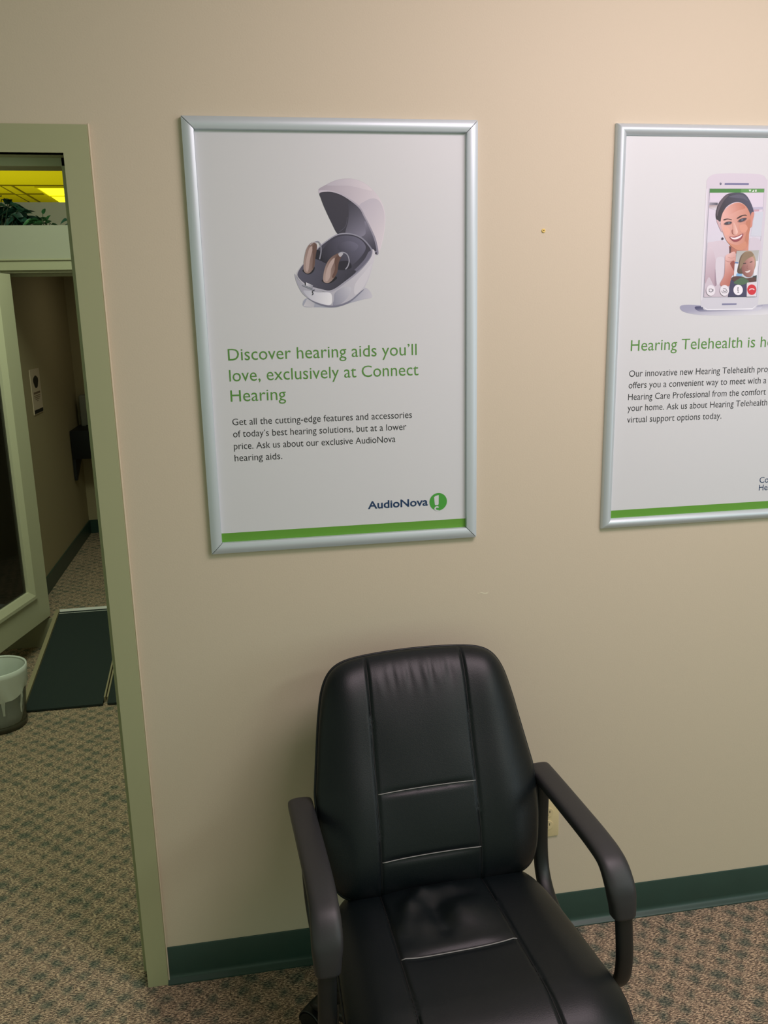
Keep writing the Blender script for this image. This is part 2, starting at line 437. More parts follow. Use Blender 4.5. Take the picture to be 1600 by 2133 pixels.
ART_CASE = [(1,[(384.0,605.3),(401.3,584.8),(378.9,578.8),(349.8,571.9),(316.4,562.9),(276.9,563.7),(242.1,566.5),(251.6,584.3),(294.7,569.7),(350.1,579.3)],((361.3,583.4),(176,178,190),(401.1,578.4),(206,204,211)),None),(0,[(251.6,583.2),(268.6,574.5),(266.0,563.9),(242.1,566.5)],((260.1,578.9),(190,190,197),(244.3,566.5),(208,206,209)),None),(1,[(286.9,814.8),(304.3,826.8),(326.0,835.9),(347.4,839.3),(368.8,838.0),(390.1,830.1),(411.3,813.0),(428.2,788.7),(435.0,762.1),(433.5,733.4),(426.2,700.3),(416.9,679.5),(408.3,688.0),(388.0,750.0),(367.2,784.7),(325.0,808.9)],((295.5,818.8),(176,168,178),(399.8,786.7),(214,206,211)),None),(1,[(304.3,825.8),(325.9,835.3),(347.4,838.5),(368.8,837.4),(390.1,829.5),(407.0,815.0),(389.8,817.0),(357.7,824.0),(325.6,824.5)],((325.8,830.9),(196,190,198),(389.9,823.1),(218,210,214)),None),(1,[(375.8,780.6),(391.3,792.8),(408.8,797.8),(423.9,790.7),(433.1,766.2),(431.9,731.3),(424.0,700.3),(417.4,681.6),(406.8,717.0),(390.4,758.2)],((384.4,778.6),(196,190,199),(427.1,741.6),(214,207,212)),None),(1,[(286.8,813.8),(303.9,815.2),(323.0,812.5),(346.3,803.3),(376.9,781.6),(390.4,758.2),(403.9,731.5),(413.2,708.7),(418.0,679.9),(409.2,680.0),(399.9,704.6),(366.8,770.5),(324.9,804.8),(291.9,806.8)],((295.2,810.8),(200,193,202),(412.7,687.9),(140,138,152)),None),(1,[(288.7,808.8),(303.8,811.8),(320.8,810.3),(344.1,801.2),(374.6,779.0),(387.1,757.8),(399.5,733.1),(408.8,710.4),(414.3,681.6),(409.8,679.6),(399.5,690.1),(386.7,704.7),(365.2,717.3),(343.7,722.5),(326.3,722.6),(312.1,748.2),(298.2,778.7),(291.5,796.8)],None,(60,59,70)),(1,[(351.3,793.8),(374.6,779.0),(387.1,757.8),(399.5,733.1),(408.8,710.4),(413.6,682.7),(399.5,691.1),(382.5,709.9),(361.0,719.8),(343.7,722.5),(350.6,750.1),(352.7,774.6)],((352.0,780.6),(66,66,78),(389.6,729.5),(128,126,142)),None),(1,[(388.0,750.0),(399.5,731.5),(408.4,710.4),(413.0,684.8),(399.6,694.3),(386.8,708.9),(378.3,715.1),(389.4,723.3)],((387.7,739.8),(126,124,140),(404.0,692.2),(70,69,82)),None),('s',[(329.7,726.7),(344.2,738.9),(349.1,758.3)],1.13,(84,84,97)),(1,[(226.3,638.0),(229.3,619.2),(239.2,598.2),(251.7,585.3),(268.6,574.5),(294.5,565.1),(320.9,564.6),(349.9,575.1),(379.4,599.0),(395.7,629.4),(404.2,656.7),(409.8,679.6),(401.6,687.0),(374.1,644.4),(309.0,600.2),(274.1,602.8),(238.1,621.2)],((237.4,606.6),(172,172,182),(396.2,646.3),(208,206,212)),None),(1,[(243.6,600.2),(258.8,599.9),(278.2,596.5),(304.4,595.0),(308.2,580.1),(303.4,568.5),(281.6,571.1),(260.2,581.0)],((247.6,591.7),(196,197,206),(295.3,584.6),(230,230,235)),None),(1,[(315.3,594.8),(335.5,607.1),(353.1,604.7),(343.6,583.7),(325.5,569.2),(310.0,567.3),(312.6,580.0)],((317.2,584.2),(158,159,173),(350.7,598.4),(198,198,206)),None),(1,[(251.7,585.3),(268.7,576.6),(294.6,568.5),(321.0,568.0),(350.0,578.3),(377.2,599.0),(380.5,599.0),(349.9,574.0),(320.9,564.1),(294.5,564.7),(268.6,573.8)],None,(128,128,145)),(1,[(362.1,613.0),(385.0,640.1),(398.6,654.6),(401.9,654.6),(393.5,629.5),(379.6,604.3),(361.4,589.8)],None,(214,212,217)),(1,[(231.6,640.0),(248.4,661.6),(277.7,691.2),(299.9,708.5),(326.3,722.6),(354.6,723.9),(379.4,715.5),(396.5,699.5),(404.2,685.5),(398.1,668.2),(375.1,642.7),(345.2,619.6),(309.3,597.4),(281.7,600.4),(251.6,610.5),(234.0,626.5)],((236.6,637.9),(196,194,203),(397.0,677.6),(140,140,155)),None),(1,[(233.3,640.0),(249.2,660.1),(278.0,688.7),(300.2,706.0),(326.2,720.0),(354.5,721.2),(377.6,713.1),(393.8,697.8),(400.7,685.5),(395.5,670.4),(373.0,646.1),(343.7,623.4),(309.0,601.6),(282.9,604.2),(253.7,613.4),(235.8,627.9)],((253.4,627.2),(78,77,92),(375.6,698.6),(62,61,74)),None),(1,[(394.9,682.9),(401.6,684.9),(396.8,669.3),(374.1,645.5),(343.7,622.8),(318.0,607.4),(315.9,611.6),(354.1,638.4),(383.5,665.3)],None,(112,111,128)),(1,[(280.8,671.5),(290.5,689.0),(310.7,707.8),(334.8,718.3),(360.9,717.3),(380.2,707.9),(389.0,692.3),(377.1,672.6),(352.3,652.0),(328.0,644.6),(302.3,655.8)],((298.0,657.9),(44,43,54),(356.1,702.9),(92,91,108)),None),(1,[(329.9,701.0),(351.9,707.1),(371.2,698.6),(364.3,686.3),(340.2,682.3),(325.2,690.8)],((333.6,682.4),(70,69,83),(356.1,702.9),(104,103,121)),None),(1,[(273.1,685.0),(284.0,687.0),(289.7,668.3),(280.9,664.3),(274.6,668.5)],None,(38,38,48)),(1,[(319.4,649.3),(324.2,661.7),(348.3,663.6),(354.4,648.9),(328.0,643.8)],None,(44,43,54)),(1,[(233.3,640.0),(249.2,660.1),(272.5,668.9),(298.0,658.7),(323.7,645.5),(347.7,644.4),(365.2,641.4),(343.7,623.4),(309.0,601.6),(282.9,604.2),(253.7,613.4),(235.8,627.9)],((239.1,644.1),(92,91,107),(318.0,607.4),(66,65,78)),None),(1,[(244.5,646.1),(269.6,652.0),(269.3,643.7),(260.3,636.5),(250.6,637.7)],None,(34,33,42)),(1,[(287.1,623.6),(316.6,630.5),(320.8,626.3),(307.4,617.0),(294.3,616.2)],None,(34,33,42)),('s',[(273.5,705.2),(281.5,706.5),(286.6,699.3),(287.1,684.9),(283.2,668.4)],2.49,(150,150,162)),(1,[(246.4,648.1),(248.8,668.8),(255.1,691.4),(265.3,703.6),(274.9,703.5),(278.5,695.3),(273.6,670.6),(270.7,653.0),(260.4,639.6),(250.7,639.3)],((248.8,668.8),(168,146,138),(274.6,668.5),(112,88,80)),None),(1,[(251.1,648.1),(253.5,668.7),(260.5,691.3),(267.1,696.4),(267.9,689.2),(261.7,668.6),(257.6,648.0),(254.1,641.8)],None,(188,166,158)),(1,[(268.1,695.4),(275.9,701.5),(278.5,695.3),(273.6,670.6),(270.0,652.0),(266.3,649.9),(268.7,672.7)],None,(108,84,76)),('s',[(263.0,699.5),(271.8,705.2),(278.1,701.9)],1.58,(186,180,184)),('s',[(325.3,680.0),(335.4,682.8),(345.5,678.6),(350.1,665.6),(346.9,653.1),(341.2,646.1)],2.49,(158,158,170)),(1,[(289.7,622.5),(291.9,641.3),(299.8,661.0),(312.7,674.7),(328.2,681.4),(334.6,678.2),(326.4,660.7),(322.4,640.9),(314.3,627.4),(304.1,618.1),(295.4,617.2)],((291.8,637.1),(172,150,142),(319.2,643.0),(126,102,94)),None),(1,[(294.6,624.6),(297.5,643.3),(306.8,661.9),(316.9,671.2),(315.5,661.8),(308.5,647.3),(305.7,630.7),(298.8,621.3)],None,(190,168,160)),(1,[(317.9,668.0),(329.2,680.4),(334.6,678.2),(326.4,660.7),(322.4,640.9),(314.3,628.5),(310.1,630.6),(317.2,647.2)],None,(104,78,70)),(1,[(325.9,679.4),(333.6,682.4),(336.8,679.3),(330.1,673.1)],None,(186,184,190)),(0,[(249.9,619.3),(266.2,612.0),(264.6,604.5),(248.9,612.3)],((249.8,618.9),(232,232,236),(265.6,606.1),(140,140,152)),None),(0,[(247.8,617.7),(250.5,619.8),(249.8,612.2),(248.1,613.1)],None,(30,30,38)),('s',[(242.0,612.8),(267.5,601.5),(268.5,604.0)],1.36,(150,151,164)),('s',[(268.6,601.5),(264.4,598.8),(265.5,593.5),(263.2,591.0)],1.81,(52,52,64))]
ART_PHONE = [(1,[(186.9,551.4),(233.4,551.4),(326.1,541.4),(397.8,549.2),(450.1,548.2),(452.1,527.7),(348.1,524.3),(245.2,527.4),(193.9,536.7)],((305.5,541.8),(172,172,188),(306.8,525.2),(212,212,216)),None),(1,[(223.5,547.1),(247.8,548.4),(383.6,545.8),(404.1,549.1),(400.8,539.0),(380.4,534.8),(256.9,534.5),(232.3,537.8)],((256.3,542.8),(100,100,128),(256.9,534.5),(180,180,194)),None),(1,[(233.9,826.4),(234.6,839.2),(240.3,847.8),(253.6,853.4),(281.1,855.3),(320.8,855.3),(356.8,854.6),(379.1,851.3),(389.7,841.5),(393.0,826.8),(393.9,685.7),(392.7,560.4),(390.1,547.5),(378.0,538.9),(326.3,538.8),(256.6,539.1),(244.3,546.3),(238.0,561.4),(235.9,687.0)],((261.6,852.1),(208,200,208),(285.0,542.2),(206,206,212)),None),(0,[(234.7,821.2),(236.7,821.2),(241.6,565.0),(239.6,561.4),(236.3,687.0)],None,(226,224,228)),(0,[(244.1,548.5),(256.5,541.3),(326.1,541.0),(377.8,541.1),(389.9,549.4),(378.0,538.5),(256.6,538.9)],None,(236,236,240)),(0,[(241.8,821.2),(385.8,821.5),(387.5,568.2),(243.9,569.6)],None,(150,148,160)),(0,[(243.4,820.7),(385.1,821.0),(386.4,569.0),(245.4,570.5)],((314.3,812.7),(216,206,218),(323.1,704.1),(208,210,216)),None),(0,[(243.4,820.7),(385.1,821.0),(385.2,812.5),(243.3,811.6)],None,(74,130,66)),(0,[(324.6,820.9),(385.1,821.0),(385.2,812.5),(324.7,812.2)],None,(96,150,84)),(0,[(280.8,834.0),(343.5,833.9),(343.5,829.4),(280.7,829.6)],None,(124,122,154)),(1,[(267.9,834.2),(271.9,834.2),(272.7,830.8),(270.5,829.0),(268.0,830.7)],None,(110,108,128)),(0,[(295.3,554.5),(334.3,554.1),(334.2,550.4),(295.0,550.4)],None,(126,126,156)),(0,[(344.2,818.7),(350.8,818.7),(348.1,813.5)],None,(226,230,224)),(0,[(352.7,813.8),(358.2,819.1),(358.7,813.9)],None,(226,230,224)),(0,[(361.5,818.7),(365.1,818.7),(365.1,813.9),(361.5,813.9)],None,(226,230,224)),(0,[(243.8,811.2),(286.8,811.2),(274.5,792.9),(245.9,790.3)],None,(214,204,216)),(0,[(244.7,789.6),(266.0,789.2),(265.8,783.9),(244.6,783.7)],((244.9,787.7),(150,146,156),(265.9,786.3),(82,82,94)),None),(0,[(244.6,783.4),(265.8,783.7),(264.0,771.7),(244.4,777.1)],((255.5,783.4),(176,158,156),(256.2,774.4),(210,206,212)),None),(0,[(358.4,778.9),(386.2,779.6),(386.4,774.2),(360.5,773.2)],None,(186,182,200)),(0,[(361.2,773.2),(375.9,773.5),(375.9,769.9),(362.3,769.1)],None,(200,160,172)),(0,[(364.2,766.2),(386.4,768.8),(386.0,712.0),(358.0,712.2)],None,(202,206,214)),(0,[(246.5,698.1),(269.2,701.7),(284.5,702.5),(302.0,696.3),(306.1,673.1),(325.6,671.6),(318.5,644.2),(311.9,569.5),(245.5,570.4),(245.6,603.9),(245.3,672.3)],((247.4,685.9),(210,198,205),(301.0,589.2),(200,190,198)),None),(1,[(246.8,672.3),(256.4,688.5),(269.4,658.5),(271.4,631.0),(276.1,599.3),(269.2,598.0),(255.4,617.5),(245.6,603.9)],((248.4,672.3),(208,194,201),(273.0,610.4),(184,162,172)),None),(1,[(270.2,636.6),(274.8,617.2),(276.9,599.2),(271.9,599.3)],None,(160,140,152)),(1,[(270.9,658.4),(292.3,661.0),(293.1,630.8),(287.3,606.0),(276.6,603.4)],None,(212,206,212)),(1,[(358.4,707.4),(369.1,709.4),(385.4,701.8),(387.0,679.2),(354.5,679.5),(356.0,698.6)],None,(206,198,206)),(0,[(302.5,689.5),(354.3,700.0),(354.9,678.8),(341.2,671.4),(305.7,671.7)],((309.0,685.4),(172,110,94),(352.3,687.7),(204,142,122)),None),(0,[(303.8,688.1),(308.8,688.1),(308.5,671.7),(304.8,671.8)],None,(96,70,72)),(1,[(283.2,710.0),(287.2,707.9),(286.2,704.3),(282.2,704.6),(281.1,706.6)],None,(62,52,66)),(1,[(264.1,753.0),(262.2,766.4),(266.1,783.7),(274.3,796.3),(285.6,806.9),(297.5,810.8),(314.2,812.0),(329.6,810.9),(340.9,803.9),(351.3,790.3),(359.0,775.6),(361.9,764.8),(358.1,755.4),(351.7,758.1),(344.7,776.9),(328.3,789.0),(309.8,790.3),(289.3,779.7),(278.5,761.0),(276.2,747.0),(270.3,748.3)],((274.0,779.7),(66,60,68),(324.0,803.6),(78,76,92)),None),(1,[(274.3,795.6),(285.7,806.2),(293.3,806.2),(280.6,792.9),(270.1,771.7),(266.5,758.4),(264.4,766.4),(267.7,782.3)],None,(96,86,94)),(1,[(293.6,802.2),(314.5,807.5),(333.1,804.9),(344.9,792.9),(330.6,798.3),(312.1,800.2)],None,(94,92,108)),(1,[(265.3,749.7),(271.1,747.7),(278.9,735.6),(281.5,722.1),(276.8,727.5),(269.7,739.6)],None,(204,170,172)),(1,[(354.8,763.5),(361.7,767.5),(362.8,760.8),(360.4,747.4),(359.9,735.2),(355.3,734.1)],None,(204,140,124)),(1,[(276.4,745.0),(278.5,761.0),(283.8,771.7),(296.6,783.0),(313.0,789.2),(328.4,787.9),(341.4,779.6),(350.6,766.2),(355.3,752.8),(355.4,732.5),(353.6,717.6),(353.9,701.3),(350.7,687.7),(338.9,680.3),(324.9,680.4),(308.7,689.4),(295.4,701.8),(283.8,722.1),(279.3,734.2)],((282.2,732.9),(222,172,160),(355.2,725.8),(198,134,112)),None),(1,[(284.2,766.3),(296.8,781.0),(313.1,787.6),(328.5,786.3),(338.5,776.9),(320.5,771.6),(302.8,763.6),(287.9,758.3)],((290.3,766.3),(220,168,156),(328.9,782.3),(196,130,110)),None),(1,[(342.8,744.7),(353.9,750.1),(354.4,732.5),(352.8,717.6),(352.7,701.3),(346.0,687.8),(343.0,705.5),(346.2,723.1)],None,(190,126,102)),(1,[(295.4,701.8),(308.2,694.9),(327.0,692.0),(345.0,700.0),(349.1,687.7),(338.9,680.3),(324.9,680.4),(308.7,689.4)],None,(204,142,116)),(1,[(285.3,732.9),(296.0,732.8),(302.9,723.3),(297.5,713.9),(287.8,719.4)],None,(226,168,150)),(1,[(326.5,736.7),(341.7,739.3),(348.7,729.9),(341.7,720.4),(330.7,723.2)],None,(216,154,132)),(1,[(282.8,749.2),(285.3,751.9),(294.4,753.0),(304.6,750.8),(303.9,749.4),(294.6,750.8),(287.1,749.0)],None,(74,52,50)),(1,[(317.5,752.6),(321.8,756.6),(330.7,760.6),(340.6,761.7),(344.7,758.8),(340.0,759.3),(332.4,758.2),(323.6,753.5)],None,(74,52,50)),(1,[(284.6,740.9),(291.9,745.6),(304.2,745.9),(306.3,742.8),(301.7,738.8),(292.5,737.9),(287.1,738.5)],None,(150,104,96)),(1,[(286.4,742.0),(292.7,745.5),(303.9,745.5),(303.0,741.5),(294.0,739.0),(288.6,739.6)],None,(74,70,80)),(1,[(295.9,743.8),(300.5,744.2),(300.2,741.5),(296.6,741.1)],None,(112,116,124)),(1,[(320.3,746.2),(328.3,752.6),(342.0,754.4),(344.1,751.2),(338.0,746.4),(327.4,744.0)],None,(150,104,96)),(1,[(322.8,747.8),(329.1,752.2),(341.3,753.9),(342.3,751.2),(335.8,746.9),(326.6,744.8)],None,(74,70,82)),(1,[(329.9,750.8),(334.5,751.7),(334.7,749.1),(330.5,748.3)],None,(112,118,128)),(1,[(307.6,742.2),(312.1,743.5),(319.2,731.3),(323.1,721.9),(320.4,716.2),(314.3,715.4),(308.6,719.3),(308.9,728.7)],((308.8,726.0),(204,150,134),(319.4,728.7),(230,188,174)),None),(1,[(306.7,726.0),(309.5,727.4),(310.6,719.2),(314.3,715.4),(308.2,718.6)],None,(160,104,92)),(1,[(301.7,710.9),(313.1,710.8),(325.2,714.0),(337.3,718.4),(336.4,709.6),(329.3,702.2),(318.7,699.1),(309.5,702.3)],None,(150,76,82)),(1,[(304.7,710.1),(314.8,708.9),(325.4,711.7),(335.1,716.1),(331.7,710.3),(322.8,705.6),(313.6,704.9),(308.1,706.8)],None,(240,226,226)),(1,[(294.3,655.5),(295.0,666.4),(303.9,671.8),(320.5,673.7),(323.3,630.4),(314.5,616.7),(309.9,596.0),(288.8,596.3),(286.6,604.6),(295.3,622.5)],((292.6,658.2),(222,182,174),(319.6,630.4),(192,128,116)),None),(1,[(308.7,649.8),(319.3,653.8),(321.9,630.4),(314.3,638.8)],None,(150,84,76)),('s',[(295.9,655.4),(306.9,652.6),(317.6,655.9)],1.38,(182,130,122)),('s',[(301.4,663.6),(310.9,661.4),(320.1,663.4)],1.1,(196,146,136)),(0,[(312.8,608.4),(322.1,618.7),(354.4,606.4),(359.4,569.2),(309.1,569.8)],None,(72,70,96)),(0,[(323.5,678.1),(382.7,679.0),(382.6,604.9),(320.6,618.0)],((340.7,676.9),(176,176,170),(343.5,643.9),(190,196,200)),None),(0,[(320.6,652.4),(330.3,651.6),(329.1,648.2),(320.5,649.7)],None,(90,120,170)),(0,[(320.5,647.6),(333.7,648.2),(339.4,617.7),(320.6,618.0)],None,(222,224,228)),(1,[(327.8,624.8),(340.1,627.4),(340.9,617.7),(328.4,617.9)],None,(130,176,214)),(0,[(374.0,653.2),(382.5,653.8),(381.7,618.5),(373.7,620.0)],None,(224,226,230)),(0,[(370.8,617.3),(381.8,620.6),(382.3,604.9),(374.8,607.5)],None,(60,70,72)),(1,[(320.6,618.0),(342.5,617.7),(355.4,613.3),(377.2,615.8),(378.2,604.9),(334.2,604.2),(314.9,611.1)],None,(92,66,62)),(1,[(321.7,604.1),(339.6,614.9),(350.7,613.4),(362.4,604.9),(347.3,598.2),(328.3,599.8)],None,(84,110,84)),(1,[(329.2,627.5),(330.7,646.8),(335.4,666.0),(347.0,676.1),(361.0,677.0),(371.2,667.0),(376.3,653.2),(376.0,639.4),(369.7,629.8),(345.1,624.6)],((333.0,657.8),(104,86,72),(356.7,672.6),(160,138,112)),None),(1,[(340.2,635.7),(339.6,652.2),(351.5,660.3),(365.2,664.3),(373.2,653.2),(374.0,635.3),(369.1,618.7),(356.7,616.1),(345.2,623.2)],((342.5,637.0),(142,96,90),(367.9,650.5),(190,144,134)),None),(1,[(334.8,635.8),(334.7,655.0),(344.3,671.4),(361.1,675.3),(368.9,667.0),(351.7,657.6),(341.9,643.9)],None,(142,122,98)),('s',[(343.1,648.1),(350.8,649.1)],1.93,(70,54,54)),('s',[(360.1,650.6),(367.0,652.5)],1.93,(80,62,60)),(1,[(349.4,629.4),(355.6,630.2),(363.2,632.6),(360.5,627.8),(354.3,626.5)],None,(226,214,210)),('s',[(354.4,643.8),(354.2,636.9),(357.4,635.7)],1.24,(140,94,86)),(0,[(356.6,602.9),(382.9,604.6),(384.4,569.0),(358.8,569.2)],None,(218,212,217)),(1,[(273.4,585.7),(272.9,580.8),(270.6,576.7),(267.0,574.0),(262.5,573.1),(257.9,574.2),(253.9,577.0),(251.0,581.2),(249.8,586.1),(250.3,591.0),(252.6,595.1),(256.2,597.8),(260.6,598.7),(265.2,597.6),(269.3,594.8),(272.1,590.6)],None,(228,224,228)),(1,[(310.4,585.1),(309.9,580.2),(307.5,576.1),(303.8,573.4),(299.2,572.5),(294.4,573.5),(290.3,576.4),(287.3,580.6),(286.0,585.5),(286.6,590.4),(288.9,594.5),(292.6,597.2),(297.2,598.1),(301.9,597.1),(306.1,594.2),(309.1,590.0)],None,(228,224,228)),(1,[(347.0,585.6),(346.5,580.8),(344.1,576.8),(340.2,574.1),(335.5,573.2),(330.6,574.3),(326.3,577.1),(323.2,581.2),(321.9,586.0),(322.5,590.8),(324.9,594.8),(328.7,597.5),(333.4,598.4),(338.3,597.4),(342.6,594.6),(345.7,590.5)],None,(238,236,240)),(1,[(383.5,585.7),(382.9,580.9),(380.6,576.9),(376.9,574.2),(372.2,573.3),(367.4,574.4),(363.2,577.2),(360.2,581.3),(358.8,586.1),(359.3,590.9),(361.7,595.0),(365.4,597.6),(370.0,598.5),(374.8,597.5),(379.1,594.7),(382.1,590.6)],None,(206,52,62)),('s',[(257.2,589.2),(264.0,589.1),(265.0,583.1),(257.9,583.2),(257.2,589.2)],1.24,(84,84,92)),('s',[(264.8,586.1),(267.6,588.0),(267.6,583.9),(264.9,585.6)],1.1,(84,84,92)),('s',[(294.0,589.3),(297.1,589.9),(301.9,588.4),(302.7,583.6),(296.8,583.0),(294.2,586.5)],1.24,(84,84,92)),('s',[(290.5,584.5),(293.9,580.2),(303.3,580.1),(306.0,584.9)],1.1,(84,84,92)),('s',[(332.4,591.4),(334.6,592.0),(336.0,585.8),(334.0,583.7),(332.5,586.6),(332.4,591.4)],1.1,(84,84,92)),('s',[(334.7,583.0),(334.9,580.0)],1.1,(84,84,92)),('s',[(332.8,579.6),(337.5,579.8)],1.1,(84,84,92)),('s',[(364.9,584.6),(367.1,587.4),(374.9,587.5),(377.5,584.8)],2.2,(240,220,222))]

# ------------------------------------------------------------------ framed posters
ART_MAT = bpy.data.materials.new('printed_picture_inks')
ART_MAT.use_nodes = True
_b = ART_MAT.node_tree.nodes['Principled BSDF']
_b.inputs['Roughness'].default_value = 0.38
_b.inputs['Specular IOR Level'].default_value = 0.4
_at = ART_MAT.node_tree.nodes.new('ShaderNodeAttribute')
_at.attribute_name = 'ink'
ART_MAT.node_tree.links.new(_at.outputs['Color'], _b.inputs['Base Color'])

def art_mesh(name, art, parent, y, dy):
    """printed illustration: flat ink shapes on the sheet, mm from the poster's lower left corner"""
    verts, faces, cols = [], [], []
    INK = (1.02, 1.04, 1.06)
    def ink(c):
        return tuple(lin(min(255, x * k_)) for x, k_ in zip(c, INK)) + (1.0,)
    k = 0
    for kind, pts, g, col in art:
        yy = y - dy * k; k += 1
        P = [Vector((a / 1000, b / 1000, 0)) for a, b in pts]
        if kind == 's':
            w = g / 2000
            P = catmull(P, 6)
            base = len(verts)
            for i, p in enumerate(P):
                t = (P[min(i + 1, len(P) - 1)] - P[max(i - 1, 0)]).normalized()
                n = Vector((-t.y, t.x, 0))
                for q in (p + n * w, p - n * w):
                    verts.append((q.x, yy, q.y)); cols.append(ink(col))
            for i in range(len(P) - 1):
                a = base + 2 * i
                faces.append((a, a + 1, a + 3, a + 2))
            continue
        if kind == 1:
            P = catmull(P, 6, True)
        base = len(verts)
        for p in P:
            verts.append((p.x, yy, p.y))
            if g:
                a = Vector((g[0][0] / 1000, g[0][1] / 1000, 0)); b = Vector((g[2][0] / 1000, g[2][1] / 1000, 0))
                d = b - a
                t = max(-0.3, min(1.3, (p - a).dot(d) / d.length_squared))
                cols.append(ink(tuple(max(0, g[1][i] + (g[3][i] - g[1][i]) * t) for i in range(3))))
            else:
                cols.append(ink(col))
        for tri in tessellate_polygon([P]):
            faces.append(tuple(base + i for i in tri))
    me = bpy.data.meshes.new(name)
    me.from_pydata(verts, [], faces)
    a = me.color_attributes.new('ink', 'FLOAT_COLOR', 'POINT')
    for i, c in enumerate(cols):
        a.data[i].color = c
    return link_mesh(name, me, ART_MAT, parent)

def text_bm(bm, body, x, z, y, cap, ref=None, width=None, offset=0.0, shear=0.0):
    """one line of lettering; x, z, cap, width in mm"""
    def build(s):
        cu = bpy.data.curves.new('t', 'FONT')
        cu.body = s; cu.size = 1.0; cu.offset = offset; cu.shear = shear; cu.resolution_u = 3
        o = bpy.data.objects.new('t', cu); C.objects.link(o)
        dg = bpy.context.evaluated_depsgraph_get(); dg.update()
        me = bpy.data.meshes.new_from_object(o.evaluated_get(dg))
        bpy.data.objects.remove(o); bpy.data.curves.remove(cu)
        return me
    def bounds(me):
        xs = [v.co.x for v in me.vertices]; ys = [v.co.y for v in me.vertices]
        return min(xs), max(xs), min(ys), max(ys)
    mh = build('H'); hb = bounds(mh); bpy.data.meshes.remove(mh)
    me = build(body); b = bounds(me)
    sz = cap / (hb[3] - hb[2])
    mx_ = build('x'); xh = bounds(mx_)[3]; bpy.data.meshes.remove(mx_)
    ch = hb[3]; tall = ch * 0.72          # large x-height of the printed face
    def lift(y):
        if y <= 0: return y
        if y <= xh: return y * tall / xh
        return tall + (y - xh) * (ch - tall) / (ch - xh) if y < ch else y
    if width:
        r = build(ref or body); rb = bounds(r); bpy.data.meshes.remove(r)
        sx = width / (rb[1] - rb[0])
    else:
        sx = sz
    vs_ = [bm.verts.new(((x + (v.co.x - b[0]) * sx) / 1000, y, (z + lift(v.co.y) * sz) / 1000)) for v in me.vertices]
    for p in me.polygons:
        try: bm.faces.new([vs_[i] for i in p.vertices])
        except ValueError: pass
    bpy.data.meshes.remove(me)

def rail(bm, a, b, inward, w, prof, cut=0.0008):
    """mitred frame rail between two outer corners; prof: (0..1 across, height)"""
    a, b = Vector(a), Vector(b)
    d = (b - a).normalized()
    R0, R1 = [], []
    for s, h in prof:
        off = inward * (w * s)
        y = Vector((0, -h, 0))
        R0.append(bm.verts.new(a + off + d * (w * s + cut) + y))
        R1.append(bm.verts.new(b + off - d * (w * s + cut) + y))
    for i in range(len(prof) - 1):
        bm.faces.new((R0[i], R0[i + 1], R1[i + 1], R1[i]))
    bm.faces.new(R0); bm.faces.new(R1[::-1])
    # back plane closes the rail
    bm.faces.new((R0[0], R1[0], R1[-1], R0[-1]))

PW, PH, RW = 0.648, 0.962, 0.026
def poster(label, loc, prof, gapped, ys=0.0046):
    t = thing('framed_poster', label, 'poster', loc, 'framed posters on the wall')
    bm = boxes(((0.004, -0.0015, 0.004), (PW - 0.004, 0.0, PH - 0.004)))
    obj('backing_board', bm, M_gap, t)
    bm = bmesh.new()
    # sheet, a little wavy along its upper edge
    nx, nz = 24, 24
    g = [[bm.verts.new((0.012 + (PW - 0.024) * i / nx, -ys, 0.012 + (PH - 0.024) * j / nz)) for j in range(nz + 1)] for i in range(nx + 1)]
    for i in range(nx):
        for j in range(nz):
            bm.faces.new((g[i][j], g[i + 1][j], g[i + 1][j + 1], g[i][j + 1]))
    obj('poster_sheet', bm, M_paper, t)
    c = [(0, 0, 0), (PW, 0, 0), (PW, 0, PH), (0, 0, PH)]
    inw = [Vector((0, 0, 1)), Vector((-1, 0, 0)), Vector((0, 0, -1)), Vector((1, 0, 0))]
    for i in range(4):
        bm = bmesh.new()
        rail(bm, c[i], c[(i + 1) % 4], inw[i], RW, prof, 0.0009 if gapped else 0.0001)
        obj('frame_rail', bm, M_alu, t, auto=30)
    return t
PROF_FLAT = [(0, 0), (0.0, 0.010), (0.03, 0.0125)] + [(0.03 + 0.93 * k / 10, 0.0125 + 0.0030 * math.sin(math.pi * (k / 10)) + 0.0008 * k / 10) for k in range(1, 11)] + [(0.99, 0.0122), (1.0, 0.011), (1.0, 0)]
PROF_ROUND = [(0, 0), (0.0, 0.006)] + [(k / 14, 0.006 + 0.0105 * math.sin(math.pi * (0.04 + 0.92 * k / 14)) ** 0.8) for k in range(1, 14)] + [(1.0, 0.0065), (1.0, 0)]

p1 = poster('silver framed poster with open white hearing aid case picture', (0, 0, 1.171), PROF_FLAT, True, 0.0022)
art_mesh('case_picture', ART_CASE, p1, -0.0024, 0.00004)
YT = -0.0027
bm = bmesh.new()
for s, z, w in (("Discover hearing aids you\u2019ll", 450.2, 436.4), ("love, exclusively at Connect", 403.2, 440.1), ("Hearing", 357.2, 126)):
    bm = bmesh.new(); text_bm(bm, s, 67.2, z, YT, 25.8, width=w, offset=-0.003)
    obj('headline_line', bm, M_headline, p1)['label'] = 'green headline lettering'
bm = bmesh.new()
for s, z, w in (("Get all the cutting-edge features and accessories", 302.9, 422.5), ("of today\u2019s best hearing solutions, but at a lower", 275.0, 408.5),
                ("price. Ask us about our exclusive AudioNova", 246.6, 381.4), ("hearing aids.", 218.8, 110.1)):
    bm = bmesh.new(); text_bm(bm, s, 67.6, z, YT, 14.9, width=w, offset=-0.004)
    obj('paragraph_line', bm, M_black_ink, p1)['label'] = 'black paragraph lettering'
bm = bmesh.new()
text_bm(bm, 'AudioNova', 378.2, 86.4, YT, 19.0, width=148.8, offset=0.02)
